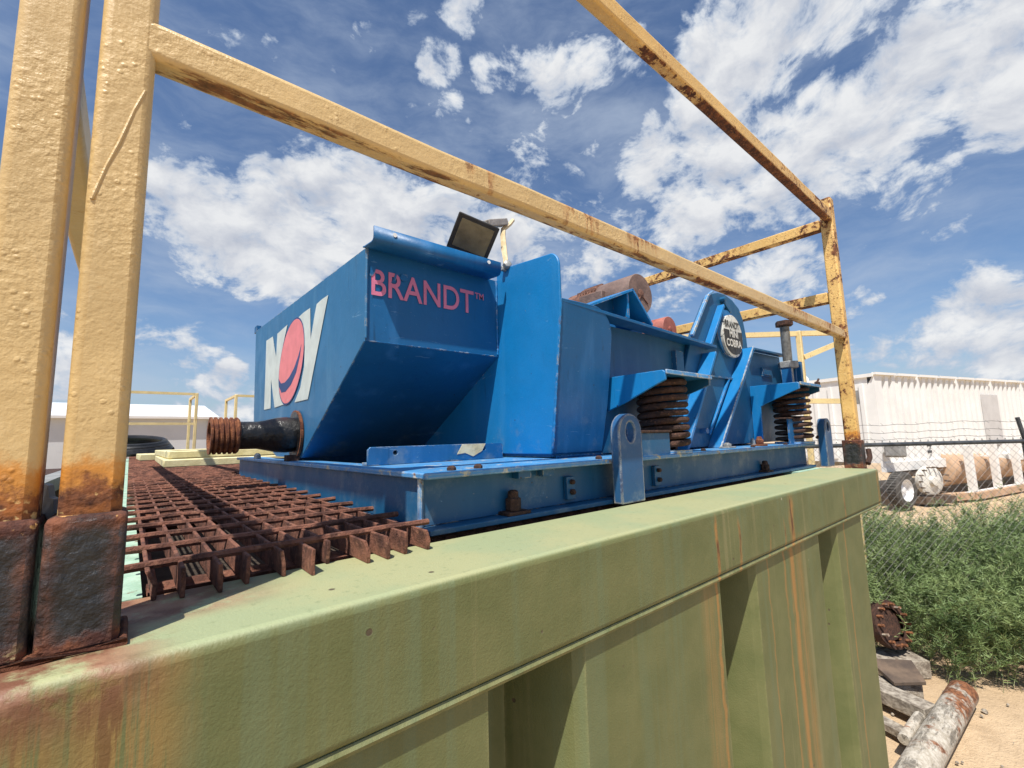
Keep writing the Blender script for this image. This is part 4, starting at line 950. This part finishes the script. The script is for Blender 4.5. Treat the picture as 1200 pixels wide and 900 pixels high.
for i, t_ in enumerate((.03, .25, .46, .67, .9)):
    p = C0.lerp(C1, t_); MB().bar(p + Vector((0, 0, .23)), p + Vector((-.04, 0, 1.62)), .20, .16, tuple(pn)).build('rack_post', 'white_trailer_paint', PT2)
MB().bar(C0 + Vector((0, 0, .12)) - u * .02, C0 + Vector((0, 0, .12)) - u * .9 + pn * .2, .25, .2).build('skid_nose', 'tan_tank_paint', PT2)
hb = thing('wheel_hub', 'white and rusty wheel hub ringed with studs, beside the trailer wheel', 'wheel hub', tuple(LD(px_ld(1079, 13.3), 13.3)))
o = LD(px_ld(1079, 13.3), 13.3, .66); axh = tuple((Lv * .15 - Dv).normalized())
MB().lathe([(-.1, .42), (0, .42), (.04, .34), (.05, .14), (.14, .12), (.15, .05)], tuple(o), axh, 24).build('hub_disc', 'rusty_white_paint', hb, smooth=True)
st = MB()
for i in range(14):
    an = i * 2 * math.pi / 14; q = o + (Lv * math.cos(an) + Vector((0, 0, 1)) * math.sin(an)) * .40
    st.lathe([(0, .025), (.16, .02)], tuple(q), axh, 6)
st.build('stud_ring', 'chassis_steel', hb)
MB().bar(LD(px_ld(1095, 13.6), 13.6, .12), LD(px_ld(1060, 13.4), 13.4, .12), .5, .2).build('hub_stand', 'chassis_steel', hb)

# ------------------------------------------------------------------ chain link fence
F0 = LD(2.95, 4.75); F1 = LD(8.2, 4.62)
fe = thing('chain_link_fence', 'chain link fence with barbed wire on leaning arms, in front of the white trailer', 'fence', tuple(F0))
fd = (F1 - F0).normalized(); FLn = (F1 - F0).length
def fp(a, z): return F0 + fd * a + Vector((0, 0, z))
ap_ = px_ld(1194, 4.7)
pa = (LD(ap_, 4.70) - F0).dot(fd)
MB().tube([fp(0, 2.035), fp(FLn, 2.035)], .021, 10).build('top_rail', 'dark_fence_paint', fe, smooth=True)
for a in (.05, pa, pa + 2.6):
    MB().tube([fp(a, 0), fp(a, 2.05)], .030, 12).build('fence_post', 'dark_fence_paint', fe, smooth=True)
    MB().tube([fp(a, 2.03), fp(a - .045, 2.28)], .018, 8).build('barb_arm', 'dark_fence_paint', fe, smooth=True)
wm = MB(); s_ = .078; a = -2.1
while a < FLn:
    for sg in (1, -1):
        aa, za, ab, zb_ = (a, .02, a + 2.0, 2.02) if sg > 0 else (a, 2.02, a + 2.0, .02)
        if aa < 0: za += sg * (-aa) ; aa = 0
        if ab > FLn: zb_ -= sg * (ab - FLn); ab = FLn
        if ab > aa: wm.tube([fp(aa, za) + Vector((0, 0, 0)), fp(ab, zb_)], .0015, 4, cap=False)
    a += s_
q = 0
tw = []
while q < FLn: 
    wm.tube([fp(q, 2.02), fp(q + .02, 2.075)], .002, 4, cap=False); wm.tube([fp(q + .039, 2.02), fp(q + .02, 2.075)], .002, 4, cap=False); q += s_
wm.build('wire_mesh', 'galvanized_wire', fe)
for z in (2.105, 2.175, 2.255):
    bw = MB(); k = 60; bw.tube([fp(FLn * i / k, z + .006 * math.sin(i * 1.7) - .02 * math.sin(math.pi * ((i / k * 3) % 1))) for i in range(k + 1)], .0024, 5, cap=False)
    for i in range(44):
        p = fp(FLn * (i + .5) / 44, z - .01); bw.bar(p + Vector((0, -.012, -.015)), p + Vector((0, .012, .015)), .002, .002)
    bw.build('barbed_wire', 'galvanized_wire', fe)

# ------------------------------------------------------------------ warehouse, left background
wh = thing('warehouse', 'grey metal warehouse with a white roof and one dark doorway', 'building', (-14, 60, 0))
MB().prism([(54, 0), (54, 5.0), (66, 6.9), (78, 5.0), (78, 0)], 'X', -44, 6.2).build('wall', 'warehouse_cladding', wh)
rf = MB(); rf._add([(-44.5, 53.4, 4.98), (6.7, 53.4, 4.98), (6.7, 66, 6.98), (-44.5, 66, 6.98), (6.7, 78.6, 4.98), (-44.5, 78.6, 4.98)], [(0, 1, 2, 3), (3, 2, 4, 5)])
rf.build('roof', 'warehouse_roof_sheet', wh, solid=.22)
MB().box(-9.0, -6.1, 53.9, 53.99, 0, 4.2).build('doorway', 'dark_opening', wh)
sm = MB()
for x in np.arange(-43, 6, 6.1): sm.box(x, x + .12, 53.93, 53.99, 0, 4.9)
sm.build('panel_seam', 'warehouse_cladding', wh)

# ------------------------------------------------------------------ scrap by the corner of the tank
def lp_(px, py, z):
    v_ = (RT * ((px - 600) / 529.21) + UP * ((450 - py) / 529.21) + FW); t_ = (z - CAM.z) / v_.z; return CAM + v_ * t_
bp = thing('old_pipe', 'thick pipe with peeling white paint and rust, lying on the sand by the tank', 'pipe', (4.6, .74, 0))
pa_, pb_ = Vector((5.22, .685, .09)), Vector((3.45, .79, .09))
MB().lathe([(0, .05), (.002, .085), (.012, .090), ((pb_ - pa_).length, .090)], tuple(pa_), tuple(pb_ - pa_), 36).build('pipe_body', 'peeling_white_paint', bp, smooth=True)
MB().lathe([(0, .034), (.40, .034)], (4.50, .845, .12), tuple(pb_ - pa_), 20).build('side_pipe', 'peeling_white_paint', bp, smooth=True)
tag(MB().bar((4.80, 1.30, .10), (4.64, .80, .10), .16, .10).build('timber', 'grey_wood', None, bevel=.006, origin=(4.7, 1.0, 0)), 'weathered grey timber lying against the white peeling pipe', 'timber')
tag(MB().bar((4.50, 1.35, .05), (4.30, .86, .05), .10, .05).build('wood_strip', 'grey_wood', None, bevel=.004, origin=(4.4, 1.1, 0)), 'thin grey wood strip on the sand, nearer than the timber', 'wood strip')
q_ = LD(3.22, 3.98)
sl_ = thing('scrap_plate', 'dark scrap plate tilted on blocks at the foot of the weeds', 'scrap', tuple(q_))
MB().slab([tuple(q_ + Lv * a_ + Dv * b_ + Vector((0, 0, z_))) for a_, b_, z_ in ((-.22, -.10, .15), (.02, -.12, .16), (.12, .12, .21), (-.2, .20, .20))], (0, 0, .028)).build('plate', 'chassis_steel', sl_, bevel=.004)
MB().bar(q_ + Lv * -.25 + Vector((0, 0, .07)), q_ + Lv * .02 + Vector((0, 0, .07)), .16, .14).build('block', 'grey_wood', sl_)
q_ = LD(3.44, 4.42)
ff = thing('bolted_flange', 'rusty round flange ringed with stud bolts, standing behind the tank corner', 'flange', tuple(q_))
o = q_ + Vector((0, 0, .40)); axf = (Dv * -1 + Lv * .35 + Vector((0, 0, .3))).normalized()
MB().lathe([(-.05, .14), (-.05, .20), (.02, .205), (.022, .14)], tuple(o), tuple(axf), 32, cap=False).lathe([(-.30, .12), (.0, .13)], tuple(o), tuple(axf), 24).build('flange_ring', 'dark_rusty_steel', ff, smooth=True)
fb_ = MB()
for i in range(14):
    an = 2 * math.pi * i / 14; e_ = (Lv - axf * Lv.dot(axf)).normalized(); g_ = axf.cross(e_)
    fb_.lathe([(-.09, .013), (.07, .013)], tuple(o + (e_ * math.cos(an) + g_ * math.sin(an)) * .172), tuple(axf), 6)
fb_.build('stud_bolts', 'peeling_white_paint', ff)
MB().bar(q_ + Lv * -.2 + Vector((0, 0, .07)), q_ + Lv * .2 + Vector((0, 0, .07)), .3, .14).build('flange_rest', 'grey_wood', ff)

# ------------------------------------------------------------------ weeds
rng = np.random.default_rng(11)
class RB:      # ribbons: fast collector of thin leaf and stem quads
    def __init__(s): s.v = []; s.n = 0
    def quads(s, a, b, w): # a,b (k,3) ends, w (k,3) half width vector
        q = np.stack([a - w, a + w, b + w * .35, b - w * .35], 1); s.v.append(q.reshape(-1, 3)); s.n += len(a)
    def build(s, name, mat, parent=None, origin=None):
        v_ = np.concatenate(s.v); 
        if origin is not None: v_ = v_ - np.array(origin)
        me = bpy.data.meshes.new(name); me.vertices.add(len(v_)); me.vertices.foreach_set('co', v_.astype(np.float32).ravel())
        nf = len(v_) // 4; me.loops.add(nf * 4); me.loops.foreach_set('vertex_index', np.arange(nf * 4, dtype=np.int32))
        me.polygons.add(nf); me.polygons.foreach_set('loop_start', np.arange(0, nf * 4, 4, dtype=np.int32)); me.polygons.foreach_set('loop_total', np.full(nf, 4, dtype=np.int32))
        me.update(); me.validate(); me.materials.append(MATS[mat])
        o = bpy.data.objects.new(name, me); COL.objects.link(o)
        if origin is not None: o.location = origin
        if parent is not None:
            o.parent = parent; o.location = -parent.location
        return o
def stem_bundle(bases, heights, lean, rbs, rbl, leaf=.05, nleaf=46, branch=7, sw=.004, lw=.0035, spread=.35, seg=7):
    for (bx, by, bz), h in zip(bases, heights):
        az = rng.uniform(0, 2 * np.pi); ln = rng.normal(0, spread) 
        dirv = np.array([np.cos(az) * ln + lean[0], np.sin(az) * ln + lean[1], 1.0]); dirv /= np.linalg.norm(dirv)
        curve = np.array([rng.normal(0, .18), rng.normal(0, .18), -.08])
        t = np.linspace(0, 1, seg + 1)[:, None]
        main = np.array([bx, by, bz]) + dirv * h * t + curve * h * t ** 2
        lines = [(main, sw)]
        for _ in range(branch):
            k = rng.uniform(.15, .9); i = k * seg; i0 = int(i); p = main[i0] + (main[min(i0 + 1, seg)] - main[i0]) * (i - i0)
            a2 = rng.uniform(0, 2 * np.pi); dv = dirv * .9 + np.array([np.cos(a2), np.sin(a2), .15]) * .62; dv /= np.linalg.norm(dv)
            L = h * rng.uniform(.18, .42) * (1.15 - k * .6); tt = np.linspace(0, 1, 5)[:, None]
            lines.append((p + dv * L * tt + np.array([0, 0, .10]) * L * tt ** 2, sw * .6))
        for ln_, w0 in lines:
            a, b_ = ln_[:-1], ln_[1:]; wv = rng.normal(size=a.shape); d_ = b_ - a; wv = np.cross(d_, wv); wv /= (np.linalg.norm(wv, axis=1, keepdims=True) + 1e-9)
            rbs.quads(a, b_, wv * w0 * np.linspace(1, .5, len(a))[:, None])
            kl = int(nleaf * (1 if w0 == sw else .55)); 
            if kl <= 0: continue
            u_ = rng.uniform(.08, 1, kl) * (len(ln_) - 1); i0 = np.minimum(u_.astype(int), len(ln_) - 2); fr_ = (u_ - i0)[:, None]
            p = ln_[i0] * (1 - fr_) + ln_[i0 + 1] * fr_
            dv = rng.normal(size=(kl, 3)); dv[:, 2] = np.abs(dv[:, 2]) * .7 + .15; dv /= np.linalg.norm(dv, axis=1, keepdims=True)
            wv = np.cross(dv, rng.normal(size=(kl, 3))); wv /= np.linalg.norm(wv, axis=1, keepdims=True)
            rbl.quads(p, p + dv * leaf * rng.uniform(.5, 1.3, (kl, 1)), wv * lw * rng.uniform(.6, 1.3, (kl, 1)))
rs, rl = RB(), RB()
bases = []; hts = []
Lq, Dq = np.array(Lv), np.array(Dv)
while len(bases) < 900:
    la_, dp = rng.uniform(3.0, 9.0), rng.uniform(3.9, 7.2)
    edge = 3.80 + .25 * math.sin(la_ * 2.1) + max(0, (3.9 - la_)) * .45
    if dp < edge or dp > 5.6 + .14 * la_ + .3 * math.sin(la_ * 3): continue
    p = Lq * la_ + Dq * dp
    if p[0] < 2.9 and p[1] > .4: continue
    if la_ < 3.62 and dp < 4.5: continue
    if (p[0] - 4.5) < 1.0 and abs(p[1] - .75) < .35: continue
    bases.append((p[0], p[1], -.02)); k = min(1, (dp - edge) / .9)
    hts.append((.80 + .34 * k ** .7) * rng.uniform(.75, 1.2))
stem_bundle(bases, hts, (.10, -.12), rs, rl, leaf=.050, nleaf=84, branch=10, sw=.0030, lw=.0030)
wv = rl.build('weeds', 'leaf_green'); tag(wv, 'dense green weeds growing along the fence beside the tank', 'weeds', kind='stuff')
w2 = rs.build('weed_stems', 'light_stem_green', wv); 
rs, rl = RB(), RB(); bases = []; hts = []
for _ in range(220):
    la_, dp = rng.uniform(4.2, 9.5), rng.uniform(5.7, 8.2); p = Lq * la_ + Dq * dp; bases.append((p[0], p[1], -.02)); hts.append(rng.uniform(.25, .75))
stem_bundle(bases, hts, (0, 0), rs, rl, leaf=.05, nleaf=22, branch=6, sw=.003, lw=.004)
dw = rl.build('dry_weeds', 'dry_stem'); tag(dw, 'pale dry weeds scattered behind the green ones', 'weeds', kind='stuff'); rs.build('weed_stems', 'dry_stem', dw)
rs, rl = RB(), RB(); p = LD(px_ld(1150, 4.5), 4.5)
stem_bundle([(p.x, p.y, 0.0)] * 2, [1.75, 1.45], (-.02, .03), rs, rl, leaf=.05, nleaf=26, branch=16, sw=.006, lw=.005, spread=.05)
tw_ = rl.build('tall_weed', 'leaf_green', None, origin=(p.x, p.y, 0)); tag(tw_, 'single tall sparse weed rising above the others at the fence', 'plant')
rs.build('stalk', 'light_stem_green', tw_)
# low debris on the sand
rk = MB()
for _ in range(150):
    la_, dp = rng.uniform(2.4, 6.5), rng.uniform(2.4, 4.4); p = Lq * la_ + Dq * dp; r = rng.uniform(.004, .03) ** 1.0 * rng.uniform(.3, 1)
    rk.lathe([(-.5 * r, .2 * r), (0, r), (.6 * r, .7 * r), (.9 * r, .2 * r)], (p[0], p[1], .0), (rng.normal(0, .3), rng.normal(0, .3), 1), 6)
tag(rk.build('pebbles', 'grey_wood'), 'small stones and wood chips scattered on the sand', 'stones', kind='stuff')
